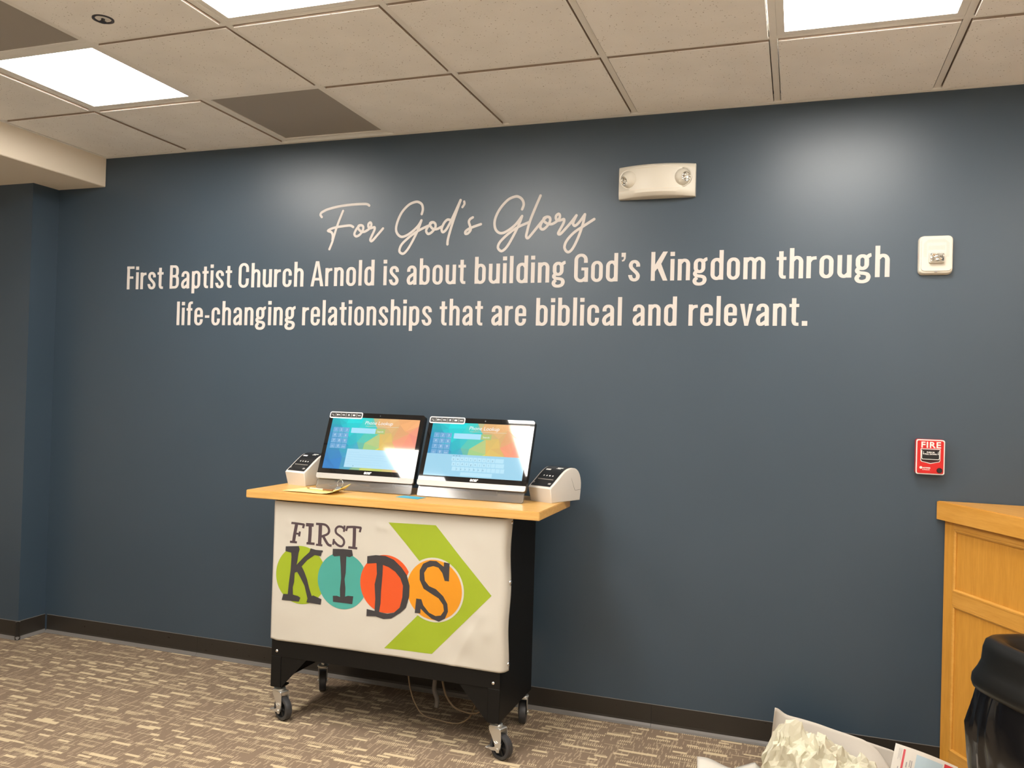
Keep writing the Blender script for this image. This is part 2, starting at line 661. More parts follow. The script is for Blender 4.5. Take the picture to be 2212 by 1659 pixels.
for x in XG[1:-1]:
    obj('grid_bar', nbox(x - 0.012, x + 0.012, YB, -0.004, H, H + 0.03), M['grid'], ceil)
for y in YG[1:-1]:
    obj('grid_bar', nbox(XS, XR, y - 0.012, y + 0.012, H + 0.0006, H + 0.03), M['grid'], ceil)
obj('wall_angle', nbox(XS + 0.001, XR, -0.021, 0.0, H - 0.0085, H + 0.03), M['grid'], ceil)
obj('wall_angle', nbox(XS, XS + 0.016, YB, -0.022, H - 0.0085, H + 0.03), M['grid'], ceil)

LNAMES = {
    (-5, 1): 'square ceiling light panel nearest the cream soffit on the left',
    (0, 1): 'square ceiling light panel above the right end of the lettering',
    (-3, 2): 'long ceiling light panel at the top edge, left of the middle',
    (-5, 4): 'square ceiling light panel behind the viewer, mirrored in the left screen',
    (0, 5): 'unseen square ceiling panel added as fill light behind the viewer on the right side',
    (2, 3): 'unseen square ceiling panel added as fill light at the far right of the room',
    (-5, 7): 'unseen square ceiling panel added as fill light far behind the viewer on the left side',
    (2, 7): 'unseen square ceiling panel added as fill light far behind the viewer on the right side',
}
for (c, r), n in LIGHTS.items():
    x0, x1, y0, y1 = cell(c, r, n)
    cx, cy = (x0 + x1) / 2, (y0 + y1) / 2
    L = thing('ceiling_light', LNAMES[(c, r)], 'ceiling light', (cx, cy, H + 0.001), 0, 'flat light panels in the tile ceiling')
    hx, hy = (x1 - x0) / 2 - 0.0125, (y1 - y0) / 2 - 0.0125
    f = bmesh.new()
    fw = 0.026
    box(f, -hx, hx, -hy, -hy + fw, 0, 0.03)
    box(f, -hx, hx, hy - fw, hy, 0, 0.03)
    box(f, -hx, -hx + fw, -hy + fw, hy - fw, 0, 0.03)
    box(f, hx - fw, hx, -hy + fw, hy - fw, 0, 0.03)
    obj('frame', f, M['grid'], L)
    obj('diffuser', nbox(-hx + fw, hx - fw, -hy + fw, hy - fw, 0.004, 0.012), M['panel'], L)

for (c, r), lab in zip(VENTS, ('grey perforated air return panel in the ceiling row beside the blue wall', 'grey perforated air return panel at the top left corner behind the light')):
    x0, x1, y0, y1 = cell(c, r)
    if r == 0:
        y1 = -0.03
    V = thing('air_return', lab, 'air vent', ((x0 + x1) / 2, (y0 + y1) / 2, H + 0.001), 0, 'perforated air returns in the ceiling')
    hx, hy = (x1 - x0) / 2 - 0.0125, (y1 - y0) / 2 - 0.0125
    f = bmesh.new()
    fw = 0.014
    box(f, -hx, hx, -hy, -hy + fw, 0, 0.02)
    box(f, -hx, hx, hy - fw, hy, 0, 0.02)
    box(f, -hx, -hx + fw, -hy + fw, hy - fw, 0, 0.02)
    box(f, hx - fw, hx, -hy + fw, hy - fw, 0, 0.02)
    obj('frame', f, M['grid'], V)
    obj('perforated_panel', nbox(-hx + fw, hx - fw, -hy + fw, hy - fw, 0.004, 0.008), M['vent'], V)

# recessed sprinkler head
M['sprink'] = mat('dark_sprinkler_metal', (0.10, 0.095, 0.10), 0.3, 0.6)
sp = thing('sprinkler_head', 'small dark recessed sprinkler head in the ceiling tile at upper left', 'sprinkler', (-2.215, -1.443, H - 0.007))
obj('cup', lathe(bmesh.new(), [(0.030, 0.001), (0.036, -0.001), (0.036, -0.004), (0.031, -0.005), (0.027, -0.002), (0.024, 0.006), (0.0, 0.006)]), M['sprink'], sp, True, angle=40)
obj('recess', lathe(bmesh.new(), [(0.0, 0.002), (0.0255, 0.001), (0.0265, -0.0025)]), M['black_satin'], sp)
obj('deflector', lathe(bmesh.new(), [(0.0, 0.004), (0.006, 0.004), (0.006, -0.010), (0.013, -0.012), (0.013, -0.0135), (0.0, -0.0135)]), M['sprink'], sp, True, angle=40)


# cove baseboards
M['toe'] = mat('painted_sheen_and_caulk', (0.15, 0.14, 0.13), 0.3)  # toe highlight painted in as lighter colour; also serves the pale caulk line


def cove(bm, p, q, out):
    """cove strip from p to q (xy), 'out' = unit vector into the room"""
    prof = [(0.0005, 0.1016), (0.003, 0.1016), (0.0035, 0.100), (0.0035, 0.026), (0.0048, 0.0165), (0.0105, 0.007), (0.019, 0.0026), (0.020, 0.0005), (0.0005, 0.0005)]
    A = [bm.verts.new((p[0] + out[0] * d, p[1] + out[1] * d, z)) for d, z in prof]
    B = [bm.verts.new((q[0] + out[0] * d, q[1] + out[1] * d, z)) for d, z in prof]
    n = len(prof)
    fs = [bm.faces.new(A), bm.faces.new(B[::-1])]
    for i in range(n):
        f_ = bm.faces.new((A[i], A[(i + 1) % n], B[(i + 1) % n], B[i]))
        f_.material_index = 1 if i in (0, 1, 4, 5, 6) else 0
        fs.append(f_)
    bmesh.ops.recalc_face_normals(bm, faces=fs)
    return bm


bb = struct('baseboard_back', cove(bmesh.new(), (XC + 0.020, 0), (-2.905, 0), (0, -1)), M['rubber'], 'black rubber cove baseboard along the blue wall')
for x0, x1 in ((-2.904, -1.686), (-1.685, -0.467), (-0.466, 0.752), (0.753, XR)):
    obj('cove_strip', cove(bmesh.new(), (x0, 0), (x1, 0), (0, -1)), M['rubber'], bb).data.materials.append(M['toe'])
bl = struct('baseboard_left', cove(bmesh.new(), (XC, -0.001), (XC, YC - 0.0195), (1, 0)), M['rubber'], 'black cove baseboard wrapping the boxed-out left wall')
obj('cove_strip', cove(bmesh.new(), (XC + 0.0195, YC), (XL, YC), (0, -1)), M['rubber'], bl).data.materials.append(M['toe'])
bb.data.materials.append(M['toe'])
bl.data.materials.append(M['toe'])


# ------------------------------------------------------------------ wall lettering
def arc(cx, cy, rx, ry, a0, a1, n=7):
    return [(cx + rx * math.cos(math.radians(a0 + (a1 - a0) * i / n)), cy + ry * math.sin(math.radians(a0 + (a1 - a0) * i / n))) for i in range(n + 1)]


S = 0.068


def oring(x0, x1, y0, y1):
    rx = (x1 - x0) / 2
    ry = min(rx * 1.15, (y1 - y0) / 2)
    cx = (x0 + x1) / 2
    return arc(cx, y1 - ry, rx, ry, 0, 180, 12) + arc(cx, y0 + ry, rx, ry, 180, 360, 12)


def sm(pts, k=5):
    return [(p.x, p.y) for p in smooth_path([(a, b, 0) for a, b in pts], k)]


XH = 0.72
# each glyph: (ink width, [(path, closed)], [solid polygons])
G = {}
stem = lambda x, y0, y1: ([(x, y0), (x, y1)], False)
arch = lambda x0, x1, top: (arc((x0 + x1) / 2 + 0.01, top - 0.05 - 0.135, (x1 - x0) / 2 - 0.01, 0.135, 150, 0, 9)[1:] + [(x1, 0.0)], False)
G['l'] = (0.136, [stem(S, 0, 1.0)], [])
G['i'] = (0.136, [stem(S, 0, XH + 0.02)], [[(0, 0.84), (0.136, 0.84), (0.136, 0.985), (0, 0.985)]])
G['o'] = (0.39, [(oring(S, 0.322, 0.043, 0.687), True)], [])
G['n'] = (0.385, [stem(S, 0, XH + 0.01), ([(S, 0.57)] + arc(0.205, 0.55, 0.113, 0.137, 125, 0, 9) + [(0.318, 0.0)], False)], [])
G['h'] = (0.385, [stem(S, 0, 1.0), ([(S, 0.57)] + arc(0.205, 0.55, 0.113, 0.137, 125, 0, 9) + [(0.318, 0.0)], False)], [])
G['m'] = (0.635, [stem(S, 0, XH + 0.01), ([(S, 0.57)] + arc(0.205, 0.55, 0.113, 0.137, 125, 0, 9) + [(0.318, 0.0)], False),
                  ([(0.318, 0.57)] + arc(0.455, 0.55, 0.113, 0.137, 125, 0, 9) + [(0.568, 0.0)], False)], [])
G['u'] = (0.385, [stem(0.318, 0, XH + 0.01), ([(0.318, 0.15)] + arc(0.18, 0.18, 0.113, 0.137, 305, 180, 9) + [(S, XH + 0.01)], False)], [])
G['r'] = (0.275, [stem(S, 0, XH), (sm([(S, 0.52), (0.12, 0.61), (0.18, 0.65), (0.275, 0.662)]), False)], [])
G['a'] = (0.385, [([(0.075, 0.50)] + arc(0.19, 0.56, 0.117, 0.125, 180, 0, 10) + [(0.312, 0.06), (0.318, 0.0)], False),
                  (sm([(0.312, 0.43), (0.23, 0.39), (0.12, 0.31), (0.072, 0.22), (0.072, 0.13), (0.10, 0.065), (0.16, 0.052), (0.24, 0.10), (0.312, 0.17)]), False)], [])
G['b'] = (0.39, [stem(S, 0, 1.0), ([(S, 0.56)] + arc(0.20, 0.545, 0.122, 0.142, 125, 0, 8) + arc(0.20, 0.185, 0.122, 0.142, 0, -125, 8) + [(S, 0.16)], False)], [])
G['p'] = (0.39, [stem(S, -0.21, XH), ([(S, 0.56)] + arc(0.20, 0.545, 0.122, 0.142, 125, 0, 8) + arc(0.20, 0.185, 0.122, 0.142, 0, -125, 8) + [(S, 0.16)], False)], [])
G['d'] = (0.39, [stem(0.322, 0, 1.0), ([(0.322, 0.56)] + arc(0.19, 0.545, 0.122, 0.142, 55, 180, 8) + arc(0.19, 0.185, 0.122, 0.142, 180, 305, 8) + [(0.322, 0.16)], False)], [])
G['c'] = (0.375, [([(0.31, 0.45), (0.31, 0.545)] + arc(0.189, 0.545, 0.121, 0.142, 0, 180, 12) + arc(0.189, 0.185, 0.121, 0.142, 180, 360, 12) + [(0.31, 0.275)], False)], [])
G['e'] = (0.385, [([(0.318, 0.25), (0.318, 0.185)] + arc(0.193, 0.185, 0.125, 0.142, 0, -180, 12) + arc(0.193, 0.545, 0.125, 0.142, 180, 0, 12) + [(0.318, 0.35)], False),
                  ([(S, 0.392), (0.375, 0.392)], False)], [])
G['s'] = (0.36, [(sm([(0.300, 0.50), (0.292, 0.60), (0.24, 0.665), (0.18, 0.683), (0.11, 0.655), (0.072, 0.575), (0.085, 0.48), (0.16, 0.385), (0.25, 0.29), (0.297, 0.20), (0.285, 0.10), (0.23, 0.05), (0.17, 0.043), (0.10, 0.08), (0.062, 0.17), (0.058, 0.215)]), False)], [])
G['t'] = (0.275, [(sm([(0.128, 0.905), (0.128, 0.60), (0.128, 0.30), (0.128, 0.15), (0.155, 0.075), (0.20, 0.053), (0.262, 0.052)], 4), False), ([(0.0, 0.665), (0.27, 0.665)], False)], [])
G['f'] = (0.265, [(sm([(0.265, 0.945), (0.20, 0.943), (0.145, 0.915), (0.122, 0.84), (0.12, 0.70), (0.12, 0.35), (0.12, 0.0)], 4), False), ([(0.0, 0.665), (0.25, 0.665)], False)], [])
G['g'] = (0.42, [(oring(0.072, 0.298, 0.285, 0.688), True), (sm([(0.24, 0.645), (0.31, 0.655), (0.375, 0.705), (0.415, 0.715)], 3), False),
                 (sm([(0.115, 0.31), (0.062, 0.25), (0.065, 0.18), (0.13, 0.145), (0.25, 0.125), (0.325, 0.085), (0.345, 0.0), (0.31, -0.09), (0.21, -0.135), (0.10, -0.12), (0.05, -0.055), (0.06, 0.02), (0.12, 0.085)]), False)], [])
G['v'] = (0.385, [], [[(0.005, 0.73), (0.128, 0.73), (0.193, 0.20), (0.260, 0.73), (0.38, 0.73), (0.245, 0.0), (0.14, 0.0)]])
G['F'] = (0.34, [stem(S, 0, 1.0), ([(0.0, 0.944), (0.335, 0.944)], False), ([(S, 0.512), (0.295, 0.512)], False)], [])
G['B'] = (0.43, [stem(S, 0, 1.0), ([(S, 0.944), (0.20, 0.944)] + arc(0.225, 0.80, 0.118, 0.144, 90, 0, 6) + [(0.343, 0.70)] + arc(0.225, 0.675, 0.118, 0.144, 0, -90, 6) + [(S, 0.531)], False),
                 ([(0.20, 0.531)] + arc(0.235, 0.385, 0.125, 0.146, 90, 0, 6) + [(0.360, 0.21)] + arc(0.235, 0.20, 0.125, 0.144, 0, -90, 6) + [(S, 0.056)], False)], [])
G['C'] = (0.45, [([(0.378, 0.64), (0.378, 0.785)] + arc(0.224, 0.785, 0.154, 0.172, 0, 180, 12) + arc(0.224, 0.215, 0.154, 0.172, 180, 360, 12) + [(0.378, 0.37)], False)], [])
G['G'] = (0.465, [([(0.385, 0.68), (0.385, 0.785)] + arc(0.228, 0.785, 0.157, 0.172, 0, 180, 12) + arc(0.228, 0.215, 0.157, 0.172, 180, 300, 9) + [(0.40, 0.16)], False),
                  ([(0.405, 0.0), (0.405, 0.51)], False), ([(0.245, 0.462), (0.41, 0.462)], False)], [])
G['A'] = (0.51, [([(0.10, 0.285), (0.41, 0.285)], False)],
          [[(0.0, 0.0), (0.122, 0.0), (0.262, 0.88), (0.262, 1.0), (0.188, 1.0)], [(0.51, 0.0), (0.385, 0.0), (0.248, 0.88), (0.248, 1.0), (0.322, 1.0)]])
G['K'] = (0.52, [stem(S, 0, 1.0)], [[(0.37, 1.0), (0.51, 1.0), (0.325, 0.60), (0.10, 0.27), (0.10, 0.50)], [(0.20, 0.50), (0.315, 0.585), (0.52, 0.0), (0.38, 0.0), (0.205, 0.43)]])
G["'"] = (0.15, [], [[(0.01, 0.855), (0.145, 0.855), (0.145, 1.0), (0.01, 1.0)], [(0.145, 0.86), (0.14, 0.79), (0.10, 0.71), (0.035, 0.69), (0.02, 0.735), (0.065, 0.76), (0.085, 0.80), (0.085, 0.86)]])
G['-'] = (0.19, [([(0.0, 0.36), (0.19, 0.36)], False)], [])
G['.'] = (0.15, [], [[(0.0, 0.0), (0.15, 0.0), (0.15, 0.155), (0.0, 0.155)]])
GAP = 0.088
KERN = {'A': 0.03, 'K': 0.03, 'v': 0.025, 't': 0.02, 'r': 0.03, 'f': 0.02, "'": 0.0, 'F': 0.02}


def set_line(words, zbase, capz, parent, pxrow):
    """words: (text, left pixel, right pixel) measured in the photograph on the wall plane"""
    for wd, pl, pr in words:
        xl, xr = on(pl, pxrow(pl), 1, 0.0).x, on(pr, pxrow(pr), 1, 0.0).x
        adv, xs = 0.0, []
        for i, ch in enumerate(wd):
            xs.append(adv)
            g = GAP - 0.5 * KERN.get(ch, 0) - 0.5 * KERN.get(wd[i + 1] if i + 1 < len(wd) else 'x', 0)
            adv += G[ch][0] + g
        tot = xs[-1] + G[wd[-1]][0]
        sx = (xr - xl) / tot
        for ch, x in zip(wd, xs):
            bm = bmesh.new()
            _, paths, polys = G[ch]
            for ip, (pts, closed) in enumerate(paths):
                q = [(xl + (x + a) * sx, zbase + b * capz) for a, b in pts]
                ribbon(bm, q, 0.122 * sx, 0.103 * capz, closed, y0=-0.0002, y1=-0.0010 - 0.00025 * ip)
            for ip, pts in enumerate(polys):
                q = [(xl + (x + a) * sx, zbase + b * capz) for a, b in pts]
                prism(bm, q, -0.0017 - 0.0002 * ip, -0.0002, 'y')
            obj('letter', bm, M['vinyl'], parent, world_of=parent.location)


l1 = thing('wall_lettering', 'upper of two lines of condensed white sans-serif letters on the blue wall', 'lettering', (-1.5, 0, 1.975))
set_line([('First', 273.7, 352.5), ('Baptist', 366, 500.7), ('Church', 514.4, 655.5), ('Arnold', 671, 808.5), ('is', 827.5, 860.9), ('about', 878, 1006),
          ('building', 1024.5, 1221), ("God's", 1239, 1381.9), ('Kingdom', 1405.2, 1652.8), ('through', 1676.6, 1921.7)], 1.9752, 0.129, l1, lambda x: 626 - (x - 275) * 0.0168)
l2 = thing('wall_lettering', 'lower of two lines of condensed white sans-serif letters, ending in a full stop', 'lettering', (-1.49, 0, 1.775))
set_line([('life-changing', 381, 637.8), ('relationships', 652, 931.9), ('that', 949, 1042.6), ('are', 1060.6, 1136.4), ('biblical', 1156.9, 1343),
          ('and', 1365.7, 1461.6), ('relevant.', 1486.3, 1743.7)], 1.7750, 0.129, l2, lambda x: 703.3)

l0 = thing('wall_lettering', 'flowing white cursive lettering above the two printed lines', 'lettering', (-1.9, 0, 2.15))
ZA, ZB, ZC = (680, 410, 11.06), (840, 410, 10.055), (1050, 410, 8.848)
SCRIPT = [
    (ZA, 1.0, [[(170, 652), (138, 600), (160, 550), (240, 500), (340, 460), (600, 395), (900, 355), (1180, 340), (1265, 350), (1303, 378)],
               [(680, 505), (620, 650), (540, 860), (470, 1080), (420, 1250), (352, 1420)],
               [(425, 1200), (432, 1090), (400, 1015), (320, 980), (400, 932), (520, 897), (700, 868), (850, 856), (923, 892)]]),
    (ZA, 1.0, [[(1085, 848), (1005, 930), (948, 1050), (975, 1105), (1020, 1108), (1090, 1060), (1150, 965), (1158, 880), (1110, 848), (1050, 862), (1040, 920), (1105, 995), (1190, 1002), (1290, 945)]]),
    (ZA, 1.0, [[(1290, 945), (1345, 870), (1352, 810), (1325, 782), (1285, 820), (1285, 890), (1320, 920), (1380, 905), (1430, 898), (1428, 960), (1360, 1110), (1328, 1190), (1350, 1228), (1400, 1195), (1500, 1080), (1632, 925)]]),
    (ZB, 1.0, [[(715, 528), (740, 430), (725, 330), (665, 275), (580, 265), (440, 325), (300, 470), (210, 640), (160, 820), (178, 940), (265, 1020), (380, 995), (520, 900), (640, 780), (710, 665)],
               [(710, 665), (650, 830), (560, 1030), (440, 1250), (345, 1370), (280, 1385), (230, 1325), (280, 1190), (420, 1050), (570, 935), (720, 848), (860, 782)]]),
    (ZB, 1.0, [[(945, 705), (870, 780), (812, 880), (838, 948), (880, 955), (950, 905), (1010, 820), (1012, 745), (965, 705), (905, 720), (897, 775), (960, 850), (1050, 852), (1150, 800)]]),
    (ZB, 1.0, [[(1330, 655), (1270, 652), (1200, 725), (1148, 850), (1175, 920), (1250, 860), (1340, 700), (1450, 470), (1560, 225)],
               [(1560, 228), (1480, 450), (1400, 680), (1325, 920), (1282, 1090), (1274, 1185)]]),
    (ZB, 0.9, [[(1638, 255), (1642, 310), (1600, 378)]]),
    (ZB, 1.0, [[(1825, 600), (1765, 640), (1740, 700), (1765, 790), (1778, 870), (1720, 945), (1668, 955), (1665, 910), (1720, 860), (1830, 808), (2000, 748)]]),
    (ZC, 1.0, [[(690, 373), (720, 285), (700, 200), (640, 142), (560, 130), (425, 190), (285, 340), (195, 500), (163, 640), (188, 765), (275, 830), (395, 795), (560, 670), (690, 503)],
               [(690, 503), (640, 640), (540, 850), (410, 1075), (320, 1165), (265, 1160), (228, 1100), (260, 1010), (360, 900), (500, 785), (640, 700), (820, 622)]]),
    (ZC, 1.0, [[(1042, 112), (940, 350), (840, 600), (785, 800), (768, 890), (795, 925), (850, 875), (1040, 640), (1100, 570)]]),
    (ZC, 1.0, [[(1155, 520), (1080, 600), (1036, 700), (1060, 752), (1110, 748), (1180, 680), (1225, 590), (1215, 530), (1160, 518), (1105, 548), (1110, 600), (1180, 650), (1270, 652), (1370, 590)]]),
    (ZC, 1.0, [[(1370, 590), (1408, 530), (1408, 480), (1382, 462), (1340, 500), (1340, 560), (1375, 588), (1430, 580), (1490, 565), (1480, 640), (1410, 770), (1380, 830), (1400, 852), (1450, 820), (1620, 630), (1728, 490)]]),
    (ZC, 1.0, [[(1728, 490), (1668, 620), (1672, 670), (1710, 685), (1790, 610), (1890, 470)],
               [(1890, 470), (1855, 640), (1770, 890), (1670, 1100), (1590, 1188), (1530, 1170), (1500, 1090), (1545, 970), (1680, 820), (1870, 690), (2068, 562)]]),
]
for (ox, oy, s_), wmul, strokes in SCRIPT:
    bm = bmesh.new()
    for ks, st in enumerate(strokes):
        pts = []
        for a, b in st:
            q = on(ox + a / s_, oy + b / s_, 1, 0.0)
            pts.append((q.x, q.z))
        ribbon(bm, sm(pts, 6), 0.0125 * wmul, None, False, True, y0=-0.0002, y1=-0.0010 - 0.0003 * ks)
    obj('letter', bm, M['vinyl'], l0, world_of=l0.location)

# ------------------------------------------------------------------ kiosk cart
BX0, BX1, BY0, BY1 = -2.035, -0.975, -0.585, -0.165      # steel body
ZL, ZR, ZT = 0.147, 0.282, 0.966                          # leg foot, rail underside, body top
WT = 1.0                                                  # worktop surface
cart = thing('kiosk_cart', 'black steel rolling kiosk cart with a bamboo worktop on four casters', 'cart', (-1.5, -0.375, 0))
CO = cart.location
pk = dict(world_of=CO)
th = 0.003
obj('side_panel', nbox(BX0, BX0 + th, BY0, BY1, ZL, ZT), M['black_metal'], cart, **pk)
obj('side_panel', nbox(BX1 - th, BX1, BY0, BY1, ZL, ZT), M['black_metal'], cart, **pk)
obj('front_panel', nbox(BX0 + th, BX1 - th, BY0 + 0.001, BY0 + 0.02, 0.355, ZT), M['black_metal'], cart, **pk)
obj('back_panel', nbox(BX0 + th, BX1 - th, BY1 - th, BY1, ZR, ZT), M['black_metal'], cart, **pk)
obj('bottom_shelf', nbox(BX0 + th, BX1 - th, BY0 + 0.02, BY1 - th, ZR + 0.004, ZR + 0.02), M['black_metal'], cart, **pk)
obj('front_rail', nbox(BX0, BX1, BY0 - 0.002, BY0 + 0.02, ZR, 0.356, 0.0015, 1), M['black_metal'], cart, **pk)
for sgn, xo in ((1, BX0), (-1, BX1)):
    g = bmesh.new()
    prism(g, [(xo + sgn * 0.05, ZR), (xo + sgn * 0.175, ZR), (xo + sgn * 0.056, ZL + 0.006), (xo + sgn * 0.05, ZL + 0.006)], BY0 + 0.001, BY0 + 0.003, 'y')
    obj('gusset', g, M['black_metal'], cart, **pk)
    obj('leg', nbox(min(xo, xo + sgn * 0.049), max(xo, xo + sgn * 0.049), BY0 - 0.002, BY0 + 0.003, ZL, ZR, 0.001, 1), M['black_metal'], cart, **pk)
    obj('leg', nbox(min(xo, xo + sgn * 0.049), max(xo, xo + sgn * 0.049), BY1 - 0.003, BY1 + 0.001, ZL, ZR), M['black_metal'], cart, **pk)
    for yy in (BY0 + 0.03, BY1 - 0.03):
        obj('foot_plate', nbox(min(xo, xo + sgn * 0.055) + 0.0005, max(xo, xo + sgn * 0.055) - 0.0005, yy - 0.027, yy + 0.027, ZL - 0.001, ZL + 0.006), M['black_metal'], cart, **pk)
    b = lathe(bmesh.new(), [(0.0, 0.0045), (0.004, 0.004), (0.0065, 0.002), (0.007, 0.0)], Matrix.Translation((xo + sgn * 0.028, BY0 - 0.002, 0.305)) @ Matrix.Rotation(math.radians(90), 4, 'X'), 14)
    obj('bolt', b, M['chrome'], cart, True, **pk)
wt = bmesh.new()
prism(wt, rrect(-2.166, -0.625, -0.820, -0.160, 0.006, 3), ZT, WT)
es = [e for e in wt.edges if abs(e.verts[0].co.z - e.verts[1].co.z) < 1e-6]
bmesh.ops.bevel(wt, geom=es, offset=0.0025, segments=2, affect='EDGES')
obj('worktop', wt, M['worktop'], cart, True, angle=35, **pk)


def caster(x, y, yaw, brake):
    """swivel caster under (x, y); yaw = direction the wheel trails to"""
    R = Matrix.Translation((x, y, 0)) @ Matrix.Rotation(yaw, 4, 'Z')
    wr, wx = 0.050, 0.030
    fork = bmesh.new()
    lathe(fork, [(0.0, ZL - 0.001), (0.008, ZL - 0.001), (0.008, ZL - 0.012), (0.022, ZL - 0.012), (0.026, ZL - 0.016), (0.026, ZL - 0.020), (0.020, ZL - 0.022), (0.0, ZL - 0.022)], None, 22)
    # bridge
    box(fork, -0.022, 0.040, -0.022, 0.022, ZL - 0.028, ZL - 0.021, 0.003, 1)
    for sg in (-1, 1):
        pl = [(-0.022, ZL - 0.024), (0.040, ZL - 0.024), (0.044, ZL - 0.055), (0.044, wr + 0.002), (0.038, wr - 0.010), (0.026, wr - 0.012), (0.018, wr - 0.004), (-0.006, ZL - 0.060), (-0.020, ZL - 0.040)]
        prism(fork, pl, sg * 0.0195 - 0.0012, sg * 0.0195 + 0.0012, 'y')
    fork.transform(R)
    fk = obj('caster', fork, M['zinc'], cart, True, angle=35, **pk)
    wheel = bmesh.new()
    X = Matrix.Translation((wx, 0, wr)) @ Matrix.Rotation(math.radians(90), 4, 'X')
    lathe(wheel, [(0.036, -0.014), (0.044, -0.016), (0.049, -0.013), (0.050, -0.006), (0.050, 0.006), (0.049, 0.013), (0.044, 0.016), (0.036, 0.014), (0.036, -0.014)], X, 40)
    wheel.transform(R)
    obj('wheel', wheel, M['tyre'], fk, True, angle=50)
    hub = bmesh.new()
    lathe(hub, [(0.0, -0.0165), (0.011, -0.0165), (0.011, -0.005), (0.0365, -0.004), (0.0365, 0.004), (0.011, 0.005), (0.011, 0.0165), (0.0, 0.0165)], X, 30)
    for k in range(6):
        m = X @ Matrix.Rotation(math.radians(60 * k), 4, 'Z')
        n0 = len(hub.verts)
        box(hub, 0.009, 0.037, -0.0025, 0.0025, -0.011, 0.011)
        hub.verts.ensure_lookup_table()
        bmesh.ops.transform(hub, matrix=m, verts=hub.verts[n0:])
    hub.transform(R)
    obj('hub', hub, M['hub'], fk, True, angle=35)
    ax = cyl(bmesh.new(), (wx, -0.024, wr), (wx, 0.024, wr), 0.005, n=12)
    ax.transform(R)
    obj('axle', ax, M['zinc'], fk)
    if brake:
        bk = bmesh.new()
        pl = [(0.012, wr + 0.022), (0.024, wr + 0.016), (0.032, wr + 0.018), (0.044, wr + 0.026), (0.050, wr + 0.022), (0.048, wr + 0.008), (0.041, wr - 0.004), (0.040, wr - 0.016), (0.028, wr - 0.018), (0.022, wr - 0.012), (0.000, wr - 0.016), (-0.018, wr - 0.012), (-0.026, wr - 0.015), (-0.014, wr - 0.006), (0.006, wr - 0.003), (0.018, wr + 0.004)]
        prism(bk, pl, -0.0265, -0.0235, 'y')
        box(bk, -0.034, -0.010, -0.0265, 0.010, wr - 0.014, wr - 0.011, 0.001, 1)
        cyl(bk, (0.030, -0.030, wr - 0.004), (0.030, -0.0235, wr - 0.004), 0.004, n=10)
        bk.transform(R)
        obj('brake_lever', bk, M['zinc'], fk)


YAWF = math.atan2(-0.38, 0.92)
caster(-2.013, -0.548, YAWF, True)
caster(-0.998, -0.548, YAWF, True)
caster(-0.998, -0.208, math.radians(104), False)
caster(-2.002, -0.212, math.radians(120), False)

# ------------------------------------------------------------------ printed banner
BNY = -0.5895
BZ0, BZ1 = 0.353, 0.958
BFX = -0.990                       # where the sheet starts to turn round the corner
random.seed(3)
BUMPS = [(-1.52, 0.885, 0.012, 0.0030), (-1.49, 0.880, 0.010, 0.0024), (-1.955, 0.865, 0.012, 0.0032), (-2.02, 0.93, 0.02, 0.002), (-1.96, 0.82, 0.014, 0.0022), (-1.08, 0.86, 0.022, 0.0026), (-1.70, 0.93, 0.05, 0.002),
         (-1.10, 0.47, 0.045, 0.0038), (-1.05, 0.56, 0.03, 0.0030), (-1.30, 0.41, 0.06, 0.0030), (-1.55, 0.38, 0.05, 0.0026), (-1.60, 0.50, 0.08, 0.002), (-1.15, 0.40, 0.03, -0.0026), (-1.03, 0.50, 0.022, 0.0035), (-1.09, 0.53, 0.026, -0.0024)]


def wrinkle(x, z):
    d = 0.0014 * math.sin(x * 5.0 + z * 9.0 + 1.0) + 0.0012 * math.sin(x * 11.0 - z * 14.0)
    d += 0.0012 * noise.noise(Vector((x * 9, z * 14, 3.1)))
    for bx_, bz_, s_, a in BUMPS:
        d += a * math.exp(-((x - bx_) ** 2 + (z - bz_) ** 2) / (2 * s_ * s_))
    t = x + 1.13 - (z - 0.44) * 0.55
    d += 0.0030 * math.exp(-(t / 0.018) ** 2) * max(0.0, min(1.0, (0.60 - z) / 0.1))
    edge = min(1.0, (x + 2.045) / 0.03)
    return 0.004 + d * max(0.2, edge)


def banner_pt(u, z):
    """u = distance along the sheet measured as x; sheet bends backwards past BFX"""
    if u <= BFX:
        return Vector((u, BNY - wrinkle(u, z), z))
    s = u - BFX
    r = 0.030
    a = min(s / r, math.radians(78))
    x = BFX + r * math.sin(a)
    y = BNY - wrinkle(BFX, z) + r * (1 - math.cos(a))
    rest = s - a * r
    if rest > 0:
        x += rest * math.cos(a)
        y += rest * math.sin(a)
    x += 0.003 * math.sin(z * 21) * min(1, s / 0.04)
    return Vector((x, y, z))


bn = thing('printed_banner', 'white paper banner with bright circles and a lime arrow hung on the cart front', 'banner', (-1.5, BNY, BZ0))
bm = bmesh.new()
NU, NZ = 150, 74
U0, U1 = -2.037, -0.925
grid = []
for i in range(NU + 1):
    col = []
    for j in range(NZ + 1):
        u = U0 + (U1 - U0) * i / NU
        f = j / NZ
        zb = BZ0 + 0.004 * math.sin((u + 2) * 4.0) + (0.006 if i < 4 else 0) * (1 - i / 4.0)
        col.append(bm.verts.new(banner_pt(u, zb + (BZ1 - zb) * f)))
    grid.append(col)
for i in range(NU):
    for j in range(NZ):
        bm.faces.new((grid[i][j], grid[i + 1][j], grid[i + 1][j + 1], grid[i][j + 1]))
sheet = obj('sheet', bm, M['banner'], bn, True, world_of=bn.location)
sheet.modifiers.new('thickness', 'SOLIDIFY').thickness = 0.0004
sheet.modifiers['thickness'].offset = -1


